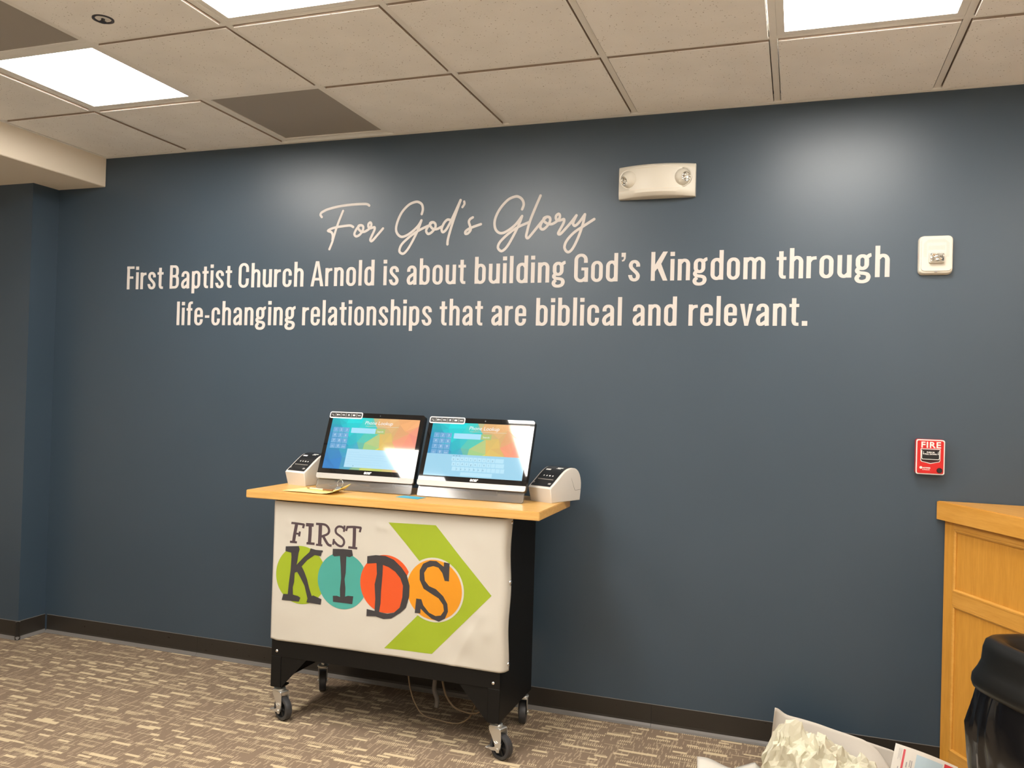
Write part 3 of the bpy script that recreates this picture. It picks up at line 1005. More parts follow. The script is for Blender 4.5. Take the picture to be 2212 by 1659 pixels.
def decal(name, polys, lift, m):
    b = bmesh.new()
    for pts in polys:
        vs_ = [b.verts.new((p[0], 0, p[1])) for p in pts]
        b.faces.new(vs_).normal_update()
    bmesh.ops.triangulate(b, faces=b.faces[:])
    for it in range(7):
        le = [e for e in b.edges if e.calc_length() > 0.009]
        if not le:
            break
        bmesh.ops.subdivide_edges(b, edges=le, cuts=1)
        bmesh.ops.triangulate(b, faces=[f for f in b.faces if len(f.verts) > 3])
    for v in b.verts:
        q = banner_pt(v.co.x, v.co.z)
        v.co = (q.x, q.y - lift, q.z)
    for f in b.faces:
        f.normal_update()
        if f.normal.y > 0:
            f.normal_flip()
    return obj(name, b, m, bn, True, world_of=bn.location)


def bz(pts):
    out = []
    for a, b in pts:
        q = on(560 + a / 3.5677, 1080 + b / 3.5677, 1, BNY - 0.003)
        out.append((q.x, q.z))
    return out


decal('printed_arrow', [[(-1.4808, .9057), (-1.2679, .9101), (-1.0178, .6500), (-1.2683, .3888), (-1.4842, .3851), (-1.2279, .6498)]], 0.0005, M['p_green'])['label'] = 'lime green arrow pointing right'
decal('printed_circle', [circ(-1.894, 0.647, 0.1245, 56)], 0.0007, M['p_green'])['label'] = 'lime green circle'
decal('printed_circle', [circ(-1.691, 0.642, 0.1190, 56)], 0.0009, M['p_teal'])['label'] = 'teal circle'
decal('printed_circle', [circ(-1.486, 0.650, 0.1200, 56)], 0.0011, M['p_red'])['label'] = 'orange-red circle'
decal('printed_ring', [circ(-1.266, 0.648, 0.1310, 56)], 0.0013, M['banner'])
decal('printed_circle', [circ(-1.266, 0.648, 0.1225, 56)], 0.0015, M['p_orange'])['label'] = 'amber circle'
K_ = [[(205, 357), (305, 355), (312, 380), (306, 404), (250, 406), (203, 393)],
      [(247, 395), (306, 395), (296, 470), (288, 505), (275, 570), (272, 630), (262, 670), (264, 745), (222, 745), (232, 640), (244, 540), (250, 440)],
      [(190, 722), (232, 724), (262, 728), (300, 738), (320, 752), (308, 782), (178, 768)],
      [(284, 505), (345, 440), (392, 398), (435, 420), (372, 462), (325, 515), (300, 552), (270, 560)],
      [(398, 372), (440, 384), (492, 388), (494, 400), (484, 404), (478, 432), (430, 424), (388, 402)],
      [(290, 545), (330, 512), (352, 556), (372, 610), (388, 680), (408, 742), (376, 762), (352, 660), (318, 590)],
      [(378, 748), (420, 735), (482, 764), (475, 806), (430, 798), (366, 788)]]
I_ = [[(570, 375), (650, 377), (718, 384), (724, 428), (700, 440), (672, 434), (626, 430), (582, 434), (568, 424)],
      [(624, 425), (673, 430), (668, 560), (658, 610), (664, 680), (662, 748), (624, 748), (622, 690), (632, 600), (630, 520)],
      [(568, 738), (600, 738), (624, 748), (662, 745), (684, 738), (726, 742), (718, 802), (660, 794), (570, 784)]]
D_ = [[(835, 432), (900, 424), (975, 430), (1040, 460), (1100, 520), (1140, 578), (1162, 660), (1158, 745), (1132, 830), (1090, 868), (1020, 912), (960, 916), (900, 895), (830, 893), (832, 838), (880, 850), (925, 862), (990, 876), (1040, 868), (1085, 828), (1105, 750), (1110, 660), (1090, 602), (1050, 552), (1000, 517), (955, 500), (900, 486), (832, 490)],
      [(905, 480), (955, 486), (952, 560), (940, 700), (936, 800), (925, 872), (892, 862), (896, 760), (890, 650), (908, 570)]]
S_ = [[(1428, 478), (1472, 487), (1466, 626), (1433, 622), (1415, 562), (1385, 520), (1345, 508), (1300, 520), (1275, 560), (1280, 620), (1312, 662), (1365, 686), (1420, 740), (1452, 800), (1456, 860), (1432, 915), (1385, 938), (1330, 915), (1280, 872), (1246, 836), (1243, 874), (1200, 870), (1212, 758), (1252, 764), (1266, 810), (1310, 868), (1360, 894), (1400, 890), (1425, 855), (1420, 808), (1385, 757), (1330, 722), (1270, 682), (1240, 612), (1240, 540), (1266, 490), (1320, 466), (1370, 470), (1410, 500), (1426, 512)]]
for i, lt in enumerate((K_, I_, D_, S_)):
    decal('printed_letter', [bz(p) for p in lt], 0.0018, M['ink'])
FIRST = [
    [([(250, 176), (300, 183), (346, 190)], 17), ([(345, 186), (337, 218)], 17), ([(288, 184), (275, 255), (263, 325)], 24), ([(276, 258), (312, 262)], 15), ([(313, 243), (307, 281)], 16), ([(236, 322), (290, 327)], 17)],
    [([(360, 190), (420, 194)], 26), ([(393, 195), (392, 260), (386, 335)], 26), ([(364, 333), (427, 338)], 19)],
    [([(438, 184), (500, 188), (528, 205), (540, 235), (527, 263), (478, 282)], 18), ([(473, 188), (466, 345)], 27), ([(438, 344), (488, 350)], 16), ([(492, 276), (515, 318), (535, 345), (560, 352)], 20)],
    [([(662, 196), (655, 245)], 15), ([(657, 222), (640, 207), (612, 205), (592, 225), (596, 255), (628, 280), (652, 305), (655, 335), (636, 356), (606, 346), (578, 318)], 17), ([(577, 300), (571, 345)], 15)],
    [([(676, 208), (735, 207), (790, 214)], 18), ([(788, 210), (778, 248)], 16), ([(683, 208), (672, 238)], 16), ([(738, 212), (735, 300), (731, 370)], 25), ([(688, 364), (757, 372)], 18)],
]
for gl in FIRST:
    polys = []
    for st, wd in gl:
        P = sm(st, 4) if len(st) > 2 else st
        Lp, Rp = [], []
        for i in range(len(P)):
            a, c = Vector(P[max(i - 1, 0)]), Vector(P[min(i + 1, len(P) - 1)])
            d = (c - a).normalized()
            n_ = Vector((-d.y, d.x)) * wd * 0.5
            Lp.append((P[i][0] + n_.x, P[i][1] + n_.y))
            Rp.append((P[i][0] - n_.x, P[i][1] - n_.y))
        polys.append(bz(Lp + Rp[::-1]))
    decal('printed_letter', polys, 0.0005, M['ink2'])

for (px, py), lab, rr_ in (((1094, 1263), 'round silver magnet at mid height on the banner edge', 0.012), ((1103, 1130), 'round silver magnet near the top of the banner edge', 0.008), ((1090, 1440), 'round silver magnet near the lower corner of the banner edge', 0.009)):
    q = on(px, py, 0, -0.957)
    if py == 1263:
        q.y = max(q.y, -0.556)
    sx_ = banner_pt(BFX + 0.05, q.z).x + 0.001
    b = lathe(bmesh.new(), [(0.0, 0.006), (rr_ * 0.6, 0.0055), (rr_, 0.003), (rr_, 0.0)], Matrix.Translation((sx_, -0.552, q.z)) @ Matrix.Rotation(math.radians(90), 4, 'Y'), 18)
    tag(obj('round_magnet', b, M['chrome'], None, True), lab, 'magnet', 'magnets holding the banner')

# cords hanging under the cart
def cord(name, pix, y, r, m, label):
    pts = []
    for px, py in pix:
        pts.append(on(px, py, 1, y))
    pts = [Vector((p.x, p.y, min(0.284 - r, max(p.z, r + 0.001)))) for p in pts]
    return tag(obj(name, tube(bmesh.new(), pts, r, 8), m, None, True), label, 'cord', 'cords under the cart')


cord('power_cord', [(880, 1425), (882, 1455), (887, 1490), (897, 1520), (915, 1545), (950, 1556), (985, 1563), (1008, 1555), (1020, 1538), (1026, 1515), (1010, 1470), (1000, 1430)], -0.40, 0.0035, M['cord'], 'thin tan power cord looping lowest beneath the cart')
cord('power_cord', [(952, 1430), (955, 1465), (963, 1500), (980, 1526), (1005, 1538), (1030, 1540), (1050, 1520), (1050, 1450)], -0.42, 0.0045, M['cord'], 'thicker tan power cord curving behind the right gusset')
cord('cable_bundle', [(939, 1430), (940, 1465), (938, 1490), (944, 1510), (942, 1527)], -0.38, 0.010, M['cord_dark'], 'short dangling grey cable bundle beneath the cart')


# ------------------------------------------------------------------ all-in-one computers
def low_poly(bmc, w, h, lay, seed, dim=1.0):
    """low-poly colour field filling w x h in local xz, written as corner colours"""
    rnd = random.Random(seed)
    KEY = [((0.0, 1.0), (0, 176, 190)), ((0.25, 0.95), (0, 222, 226)), ((0.45, 0.75), (40, 205, 205)), ((0.60, 0.90), (236, 182, 120)), ((0.85, 0.95), (246, 178, 116)),
           ((1.0, 0.6), (246, 150, 128)), ((0.9, 0.45), (248, 152, 118)), ((0.62, 0.55), (238, 196, 104)), ((0.55, 0.35), (228, 214, 84)), ((0.45, 0.5), (130, 205, 160)),
           ((0.30, 0.55), (30, 190, 205)), ((0.08, 0.55), (44, 140, 190)), ((0.1, 0.1), (40, 128, 200)), ((0.35, 0.3), (60, 160, 205)), ((0.55, 0.05), (206, 214, 110)), ((0.95, 0.1), (240, 180, 130))]

    def colour(x, y):
        ws, cs = 0.0, [0, 0, 0]
        for (kx, ky), c in KEY:
            k = 1.0 / (((x - kx) * 1.5) ** 2 + (y - ky) ** 2 + 0.006) ** 2
            ws += k
            for i in range(3):
                cs[i] += k * c[i]
        j = rnd.uniform(0.955, 1.03)
        return tuple(srgb(*[min(255, max(0, c / ws * j)) for c in cs]))
    nx, ny = 9, 6
    P = {}
    for i in range(nx + 1):
        for j in range(ny + 1):
            jx = 0 if i in (0, nx) else rnd.uniform(-0.42, 0.42)
            jy = 0 if j in (0, ny) else rnd.uniform(-0.42, 0.42)
            P[i, j] = ((i + jx) / nx, (j + jy) / ny)
    for i in range(nx):
        for j in range(ny):
            q = [P[i, j], P[i + 1, j], P[i + 1, j + 1], P[i, j + 1]]
            tris = ((0, 1, 2), (0, 2, 3)) if (i + j + int(rnd.random() * 2)) % 2 else ((0, 1, 3), (1, 2, 3))
            for t in tris:
                pts = [q[k] for k in t]
                c = colour(sum(p[0] for p in pts) / 3, sum(p[1] for p in pts) / 3)
                f = bmc.faces.new([bmc.verts.new(((p[0] - 0.5) * w, 0, p[1] * h)) for p in pts])
                for lp in f.loops:
                    lp[lay] = tuple(v * dim for v in c[:3]) + (1,)


def computer(name, label, xc, wdt, tilt, seed, keyboard):
    yb = -0.442
    c = thing(name, label, 'computer', (xc, yb, WT), 0, 'touchscreen computers on the cart')
    TM = Matrix.Rotation(-math.radians(tilt), 4, 'X')      # leans back

    def P(nm, b, m, parent=None, smooth=False, angle=None):
        b.transform(TM)
        return obj(nm, b, m, parent or c, smooth, angle=angle)
    hw = wdt / 2
    z0, zc, z1 = 0.052, 0.077, 0.368      # panel bottom, chin top, panel top (along the tilted face)
    hs = bmesh.new()
    prism(hs, rrect(-hw, z0, hw, z1, 0.012, 5), 0.004, 0.026, 'y')
    P('housing', hs, M['black_satin'], None, True, 35)
    gl = bmesh.new()
    prism(gl, [(-hw + 0.001, zc), (hw - 0.001, zc)] + [p for p in rrect(-hw + 0.001, z0, hw - 0.001, z1 - 0.001, 0.011, 5) if p[1] > zc + 0.05], 0.0, 0.004, 'y')
    P('glass', gl, M['bezel'])
    ch = bmesh.new()
    prism(ch, [p for p in rrect(-hw, z0, hw, z1, 0.010, 5) if p[1] < zc - 0.001] + [(hw, zc - 0.0008), (-hw, zc - 0.0008)], -0.003, 0.0055, 'y')
    P('chin_bar', ch, M['silver'])
    # back leg
    kb = bmesh.new()
    prism(kb, [(0.0, 0.165), (0.004, 0.178), (0.11, 0.006), (0.11, 0.0), (0.095, 0.0)], -0.06, 0.06, 'x')
    bmesh.ops.translate(kb, vec=(0, 0.100, 0), verts=kb.verts)
    obj('rear_stand', kb, M['grey_plastic'], c)
    # clear acrylic foot continuing the face down to the worktop
    ac = bmesh.new()
    prism(ac, rrect(-hw + 0.006, 0.0068, hw - 0.006, z0 + 0.002, 0.008, 4), 0.008, 0.015, 'y')
    P('acrylic_foot', ac, M['acrylic'])
    # picture
    sw, sb, st = wdt - 0.042, zc + 0.022, z1 - 0.024
    sh = st - sb
    sc_ = bmesh.new()
    lay = sc_.loops.layers.float_color.new('screen_colour')
    low_poly(sc_, sw, sh, lay, seed)
    bmesh.ops.translate(sc_, vec=(0, -0.0004, sb), verts=sc_.verts)
    for f in sc_.faces:
        f.normal_update()
        if f.normal.y > 0:
            f.normal_flip()
    scr = P('screen', sc_, M['screen'])
    # flat interface shapes
    ui = bmesh.new()
    lu = ui.loops.layers.float_color.new('screen_colour')

    def fill(faces, col):
        for f in faces:
            f.normal_update()
            if f.normal.y > 0:
                f.normal_flip()
            for lp in f.loops:
                lp[lu] = col

    def rect(x0, y0, x1, y1, col, lift=0.0007):
        """fractions of the screen, y up"""
        p = [(-sw / 2 + sw * a, sb + sh * b) for a, b in ((x0, y0), (x1, y0), (x1, y1), (x0, y1))]
        fill([ui.faces.new([ui.verts.new((a, -lift, b)) for a, b in p])], col)

    def txt(body, x, y, size, col, lift=0.0011, align='CENTER', sh_=0.0):
        n0 = len(ui.faces)
        xf = Matrix.Translation((-sw / 2 + sw * x, -lift, sb + sh * y)) @ Matrix.Rotation(math.radians(90), 4, 'X')
        add_text(ui, body, size * sh, xf, align, shear=sh_)
        ui.faces.ensure_lookup_table()
        fill(ui.faces[n0:], col)
    W_ = srgb(244, 250, 252)
    txt('Phone Lookup', 0.545, 0.875, 0.098, W_, sh_=0.15)
    rect(0.40, 0.838, 0.78, 0.843, srgb(225, 225, 205))
    kx, ky = (0.035, 0.80)
    keys = ['1', '2', '3', '4', '5', '6', '7', '8', '9', 'Clr', '0', 'Enter']
    for i, k in enumerate(keys):
        a = kx + (i % 3) * 0.064
        b = ky - (i // 3) * 0.105 - 0.09
        rect(a, b, a + 0.059, b + 0.090, srgb(112, 170, 214))
        rect(a, b, a + 0.059, b + 0.006, srgb(150, 200, 235), 0.0009)
        txt(k, a + 0.030, b + 0.025, 0.06 if len(k) == 1 else 0.030, srgb(214, 236, 248))
    rect(0.245, 0.70, 0.525, 0.80, srgb(170, 226, 250))
    rect(0.527, 0.70, 0.632, 0.80, srgb(176, 196, 120))
    txt('Search', 0.58, 0.73, 0.048, W_)
    if not keyboard:
        rect(0.245, 0.045, 1.0, 0.395, srgb(182, 226, 246), 0.0005)
        for k in range(6):
            rect(0.27, 0.33 - k * 0.045, 0.27 + (0.12, 0.42, 0.40, 0.45, 0.36, 0.40)[k], 0.334 - k * 0.045, srgb(164, 210, 236), 0.0009)
        rect(0.345, 0.068, 0.352, 0.080, srgb(60, 90, 110), 0.0009)
    else:
        rect(0.0, 0.0, 1.0, 0.405, srgb(158, 212, 236), 0.00095)
        rows = [('q w e r t y u i o p', 0.265, 0.285), ('a s d f g h j k l', 0.275, 0.195), ('z x c v b n m', 0.315, 0.105)]
        for r_, (s_, xs, ys) in enumerate(rows):
            for k in range((11, 11, 12)[r_]):
                x0 = xs - 0.03 * (r_ == 2) + k * 0.0445
                wide = 0.085 if (k == 10 and r_ < 2) else 0.040
                rect(x0, ys, x0 + wide, ys + 0.076, srgb(186, 230, 248), 0.0012)
            for k, chh in enumerate(s_.split()):
                txt(chh, xs + 0.02 + k * 0.0445, ys + 0.022, 0.045, srgb(86, 120, 140), 0.0015)
        rect(0.38, 0.02, 0.70, 0.088, srgb(186, 230, 248), 0.0012)
        for k in range(3):
            rect(0.275 + k * 0.03, 0.376, 0.288 + k * 0.03, 0.384, srgb(90, 110, 125), 0.0012)
    me_ui = P('screen_interface', ui, M['screen'], scr)
    # brand lettering on the lower bezel
    lg = bmesh.new()
    add_text(lg, 'acer', 0.020, Matrix.Translation((0.012, -0.0006, zc + 0.006)) @ Matrix.Rotation(math.radians(90), 4, 'X'), offset=0.0009, shear=0.25)
    P('bezel_lettering', lg, M['white_print'])
    # feature sticker at top left
    st_ = bmesh.new()
    prism(st_, rrect(-hw + 0.002, z1 - 0.030, -hw + 0.172, z1 + 0.001, 0.008, 4), -0.0014, -0.0002, 'y')
    stick = P('feature_sticker', st_, M['white_print'])
    s2 = bmesh.new()
    prism(s2, rrect(-hw + 0.006, z1 - 0.025, -hw + 0.168, z1 - 0.003, 0.005, 4), -0.0018, -0.0013, 'y')
    P('sticker_panel', s2, M['black_satin'], stick)
    s3 = bmesh.new()
    for k in range(6):
        xk = -hw + 0.020 + k * 0.027
        for a_, b_, w_, h_ in (((-0.004, 0.001, 0.006, 0.0012), (0.002, -0.003, 0.007, 0.0014)), ((-0.005, 0.0, 0.006, 0.006), (0.004, 0.0, 0.008, 0.003)), ((0.0, 0.0, 0.014, 0.003),),
                               ((0.0, 0.0015, 0.007, 0.004), (0.0, -0.003, 0.010, 0.001)), ((0.0, 0.002, 0.012, 0.0026), (0.0, -0.002, 0.012, 0.0026)), ((0.0, -0.0005, 0.014, 0.0022),))[k]:
            box(s3, xk + a_ - w_ / 2, xk + a_ + w_ / 2, -0.0022, -0.0017, z1 - 0.014 + b_ - h_ / 2, z1 - 0.014 + b_ + h_ / 2)
        if k:
            n0 = len(s3.verts)
            box(s3, xk - 0.0137, xk - 0.0131, -0.0022, -0.0018, z1 - 0.021, z1 - 0.006)
    P('sticker_print', s3, M['white_print'], stick)
    led = nbox(hw - 0.075, hw - 0.068, -0.0034, -0.0028, zc - 0.006, zc - 0.004)
    P('power_light', led, M['blue_card'])
    cm = cyl(bmesh.new(), (0.02, -0.0006, z1 - 0.012), (0.02, 0.0, z1 - 0.012), 0.003, n=12)
    P('camera_lens', cm, M['black_satin'])
    return c


left_pc = computer('all_in_one_computer', 'touchscreen computer on the left of the cart, beside the yellow paper', -1.699, 0.484, 20.0, 5, False)
computer('all_in_one_computer', 'touchscreen computer on the right of the cart, showing an on-screen keyboard', -1.193, 0.494, 22.1, 5, True)


# ------------------------------------------------------------------ label printers
def label_printer(label, x, y, yaw):
    p = thing('label_printer', label, 'printer', (x, y, WT), yaw, 'label printers on the cart')
    W, D, Hh = 0.125, 0.210, 0.142
    # side profile (y from front 0 to back D, z)
    prof = [(0.012, 0.0), (-0.004, 0.060), (0.004, 0.068), (0.030, 0.086), (0.065, 0.112), (0.095, 0.131), (0.120, 0.140), (0.145, Hh), (0.168, 0.138), (0.188, 0.124), (0.202, 0.098), (0.208, 0.060), (0.206, 0.0)]
    sect = smooth_path([(0, a, b) for a, b in prof[1:]], 3)
    sect = [(0.012, 0.0)] + [(v.y, v.z) for v in sect]
    b = bmesh.new()
    prism(b, sect, -W / 2, W / 2, 'x')
    side = [e for e in b.edges if abs(e.verts[0].co.x - e.verts[1].co.x) < 1e-6]
    bmesh.ops.bevel(b, geom=side, offset=0.010, segments=4, affect='EDGES', profile=0.5, clamp_overlap=True)
    for v in b.verts:
        k = 0.93 + 0.07 * min(1, v.co.z / 0.07)
        v.co.x *= k
    obj('body', b, M['white_plastic'], p, True, angle=50)
    # black top cover following the profile
    top = [q for q in sect if q[1] > 0.066 and q[0] < 0.185]
    t = bmesh.new()
    off = 0.0022
    up, dn = [], []
    for i, q in enumerate(top):
        a, c = Vector(top[max(i - 1, 0)]), Vector(top[min(i + 1, len(top) - 1)])
        d = (c - a).normalized()
        n_ = Vector((-d.y, d.x))
        up.append((q[0] + n_.x * off, q[1] + n_.y * off))
        dn.append((q[0] - n_.x * 0.004, q[1] - n_.y * 0.004))
    hw = W / 2 - 0.010
    prism(t, up + dn[::-1], -hw, hw, 'x')
    cov = obj('top_cover', t, M['black_gloss'], p, True, angle=40)

    def on_top(s, lift):
        """point on the cover at depth s"""
        for i in range(len(up) - 1):
            if up[i][0] <= s <= up[i + 1][0]:
                f = (s - up[i][0]) / (up[i + 1][0] - up[i][0])
                d = Vector((up[i + 1][0] - up[i][0], up[i + 1][1] - up[i][1])).normalized()
                return Vector((0, s - d.y * lift, up[i][1] + f * (up[i + 1][1] - up[i][1]) + d.x * lift)), d
        return Vector((0, s, up[-1][1])), Vector((1, 0))

    def plate(bmx, x0, x1, s0, s1, lift=0.0006):
        a, _ = on_top(s0, lift)
        c, _ = on_top(s1, lift)
        bmx.faces.new([bmx.verts.new(v) for v in ((x0, a.y, a.z), (x1, a.y, a.z), (x1, c.y, c.z), (x0, c.y, c.z))])
    sl = bmesh.new()
    plate(sl, -0.040, 0.040, 0.012, 0.036, 0.0004)
    obj('label_slot', sl, M['black_satin'], p)
    lip = bmesh.new()
    a, d = on_top(0.038, 0.0)
    box(lip, -0.041, 0.041, a.y - 0.0015, a.y + 0.0015, a.z - 0.001, a.z + 0.0018)
    obj('cutter_bar', lip, M['grey_plastic'], p)
    bt = bmesh.new()
    for k, xk in enumerate((-0.024, -0.008, 0.008, 0.024)):
        plate(bt, xk - (0.0025 if k != 2 else 0.004), xk + (0.0025 if k != 2 else 0.004), 0.054, 0.059, 0.0007)
    obj('buttons', bt, M['white_print'], p)
    mk = bmesh.new()
    plate(mk, -0.042, -0.016, 0.088, 0.096, 0.0007)
    plate(mk, 0.008, 0.038, 0.106, 0.112, 0.0007)
    plate(mk, 0.006, 0.030, 0.100, 0.103, 0.0007)
    obj('printed_marks', mk, M['white_print'], p)
    sp_ = bmesh.new()
    plate(sp_, 0.032, 0.046, 0.012, 0.020, 0.0009)
    plate(sp_, -0.048, -0.044, 0.014, 0.022, 0.0009)
    obj('slot_corners', sp_, M['silver'], p)
    # seam of the lift-up lid on the flank
    sm_ = bmesh.new()
    for sg in (-1, 1):
        tube(sm_, [(sg * (W / 2 - 0.0002), 0.204, 0.048), (sg * (W / 2 - 0.0002), 0.170, 0.046), (sg * (W / 2 - 0.0002), 0.160, 0.050), (sg * (W / 2 - 0.0002), 0.140, 0.090), (sg * (W / 2 - 0.0022), 0.120, 0.126)], 0.0007, 5, 4)
    obj('lid_seam', sm_, M['grey_plastic'], p)
    return p


label_printer('label printer at the left end of the cart, behind the yellow paper', -2.080, -0.380, -0.22)
label_printer('label printer at the right end of the cart, overhanging the worktop corner', -0.908, -0.340, -0.40)

# ------------------------------------------------------------------ small things on the worktop
yp = bmesh.new()
C0, C1, C2, C3 = Vector((-2.005, -0.590, 0)), Vector((-1.750, -0.598, 0)), Vector((-1.735, -0.470, 0)), Vector((-1.965, -0.425, 0))
N = 16
g2 = []
for i in range(N + 1):
    row = []
    for j in range(N + 1):
        a, b = i / N, j / N
        q = (C0 * (1 - a) + C1 * a) * (1 - b) + (C3 * (1 - a) + C2 * a) * b
        lift = 0.0030 * (0.5 + 0.5 * math.sin(a * 4 + b * 3)) + 0.034 * max(0, a - 0.72) ** 2 / 0.0784 * (0.35 + 0.65 * b)
        row.append(yp.verts.new((q.x, q.y, WT + 0.0012 + lift)))
    g2.append(row)
for i in range(N):
    for j in range(N):
        yp.faces.new((g2[i][j], g2[i + 1][j], g2[i + 1][j + 1], g2[i][j + 1]))
pad = tag(obj('paper_sheet', yp, M['yellow'], None, True), 'yellow paper sheet with a curled corner lying on the worktop', 'paper')
pad.modifiers.new('thickness', 'SOLIDIFY').thickness = 0.0012
pad.modifiers['thickness'].offset = 1
pen = thing('pen', 'pen with a pale barrel resting on the yellow paper sheet', 'pen', (-1.87, -0.515, WT + 0.009))
obj('barrel', cyl(bmesh.new(), (-0.045, 0.004, 0.002), (0.03, -0.008, 0.002), 0.004, n=12), M['pen_clear'], pen, True, angle=40)
obj('tip', cyl(bmesh.new(), (-0.045, 0.004, 0.002), (-0.062, 0.0067, 0.002), 0.004, 0.0012, n=12), M['pen_tip'], pen, True, angle=40)
obj('cap', cyl(bmesh.new(), (0.03, -0.008, 0.002), (0.082, -0.0163, 0.002), 0.0046, n=12), M['pen_tip'], pen, True, angle=40)
kr = thing('binder_clip', 'small black binder clip with wire handles beside the pen', 'clip', (-1.775, -0.497, WT + 0.013))
obj('clip_body', prism(bmesh.new(), [(-0.016, 0), (0.016, 0), (0.006, 0.012), (-0.006, 0.012)], -0.012, 0.012, 'x'), M['black_satin'], kr)
obj('wire_handle', tube(bmesh.new(), [(-0.008, 0, 0.011), (-0.014, 0.004, 0.028), (-0.006, 0.008, 0.040), (0.006, 0.008, 0.040), (0.014, 0.004, 0.028), (0.008, 0, 0.011)], 0.0012, 6, 4), M['chrome'], kr, True)
obj('wire_handle', tube(bmesh.new(), [(-0.008, -0.012, 0.002), (-0.012, -0.022, 0.004), (-0.005, -0.034, 0.004), (0.005, -0.034, 0.004), (0.012, -0.022, 0.004), (0.008, -0.012, 0.002)], 0.0012, 6, 4), M['chrome'], kr, True)
bc = nbox(-0.055, 0.055, -0.032, 0.032, 0.0004, 0.0016)
bc.transform(Matrix.Translation((-1.435, -0.487, WT)) @ Matrix.Rotation(-0.12, 4, 'Z'))
tag(obj('card', bc, M['blue_card']), 'flat blue card lying between the two computers', 'card')
wc = tube(bmesh.new(), [(-1.95, -0.30, WT + 0.004), (-1.90, -0.36, WT + 0.006), (-1.86, -0.395, WT + 0.016), (-1.81, -0.40, WT + 0.030), (-1.76, -0.385, WT + 0.026), (-1.70, -0.34, WT + 0.006), (-1.66, -0.25, WT + 0.004)], 0.0025, 8)
obj('cable', wc, M['white_cord'], left_pc, True, world_of=left_pc.location)['label'] = 'thin white cable'

# ------------------------------------------------------------------ emergency light
el = thing('emergency_light', 'cream twin-head emergency light with a bowed front high on the wall', 'emergency light', (-0.502, 0, 2.412))
EW, EH = 0.338, 0.142


def bow(x):
    return 0.030 + 0.048 * max(0.0, 1 - (x / (EW / 2)) ** 2)


hb = bmesh.new()
n = 24
rows_ = [(-EH / 2, 0.70), (-EH / 2 + 0.003, 0.80), (-EH / 2 + 0.016, 0.97), (-EH / 2 + 0.028, 1.0), (EH / 2 - 0.022, 1.0), (EH / 2 - 0.010, 0.97), (EH / 2 - 0.002, 0.86), (EH / 2, 0.78)]
gr = []
for z, k in rows_:
    gr.append([hb.verts.new((-EW / 2 + EW * i / n, -bow(-EW / 2 + EW * i / n) * k, z)) for i in range(n + 1)])
bk_b = [hb.verts.new((-EW / 2 + EW * i / n, -0.0005, -EH / 2)) for i in range(n + 1)]
bk_t = [hb.verts.new((-EW / 2 + EW * i / n, -0.0005, EH / 2)) for i in range(n + 1)]
allr = [bk_b] + gr + [bk_t]
for A, B in zip(allr, allr[1:]):
    for i in range(n):
        hb.faces.new((A[i], A[i + 1], B[i + 1], B[i]))
for e in (0, n):
    hb.faces.new([r[e] for r in allr])
hb.faces.new([v for v in bk_b] + [v for v in bk_t[::-1]])
bmesh.ops.recalc_face_normals(hb, faces=hb.faces)
obj('housing', hb, M['cream_plastic'], el, True, angle=30)
for zz in (-EH / 2 + 0.030, EH / 2 - 0.018):
    gv = tube(bmesh.new(), [(-EW / 2 + 0.004 + (EW - 0.008) * i / 12, -bow(-EW / 2 + 0.004 + (EW - 0.008) * i / 12) * 1.0 + 0.0002, zz) for i in range(13)], 0.0007, 5, 2)
    obj('groove', gv, M['soffit'], el)
for sx_, aim in ((-1, Vector((-0.62, -0.72, -0.32))), (1, Vector((0.52, -0.84, -0.12)))):
    x = sx_ * 0.118
    cpt = Vector((x, -bow(x) + 0.008, 0.008))
    aim.normalize()
    q = aim.to_track_quat('Z', 'Y').to_matrix().to_4x4()
    R_ = 0.039
    hd = lathe(bmesh.new(), [(0.0, -R_)] + [(R_ * math.sin(math.radians(a)), -R_ * math.cos(math.radians(a))) for a in range(15, 146, 13)] + [(0.0215, 0.0332), (0.0195, 0.0300)], Matrix.Translation(cpt) @ q, 28)
    lamp = obj('lamp_head', hd, M['cream_plastic'], el, True, angle=50)
    ln = lathe(bmesh.new(), [(0.0200, 0.0315), (0.016, 0.028), (0.009, 0.0252), (0.0, 0.024)], Matrix.Translation(cpt) @ q, 16)
    obj('lamp_lens', ln, M['lens'], lamp)
    rg = lathe(bmesh.new(), [(0.0435, 0.0), (0.0415, 0.0022), (0.0390, 0.0012)], Matrix.Translation((x, -bow(x) - 0.0002, 0.008)) @ Matrix.Rotation(math.radians(90), 4, 'X') @ Matrix.Rotation(-sx_ * 0.38, 4, 'Y'), 28)
    obj('socket_ring', rg, M['cream_plastic'], lamp, True)

# ------------------------------------------------------------------ speaker strobe
ss = thing('speaker_strobe', 'cream fire alarm speaker strobe with a clear lens right of the lettering', 'alarm', (0.619, 0, 2.057))


def loft(bm, secs, axis='y'):
    """secs: list of (pts, level); skins consecutive outlines with equal counts and caps both ends"""
    R_ = [[bm.verts.new((p[0], lv, p[1]) if axis == 'y' else (p[0], p[1], lv)) for p in pts] for pts, lv in secs]
    n = len(R_[0])
    fs = []
    for A, B in zip(R_, R_[1:]):
        for i in range(n):
            fs.append(bm.faces.new((A[i], A[(i + 1) % n], B[(i + 1) % n], B[i])))
    fs.append(bm.faces.new(R_[0]))
    fs.append(bm.faces.new(R_[-1][::-1]))
    bmesh.ops.recalc_face_normals(bm, faces=fs)
    return bm


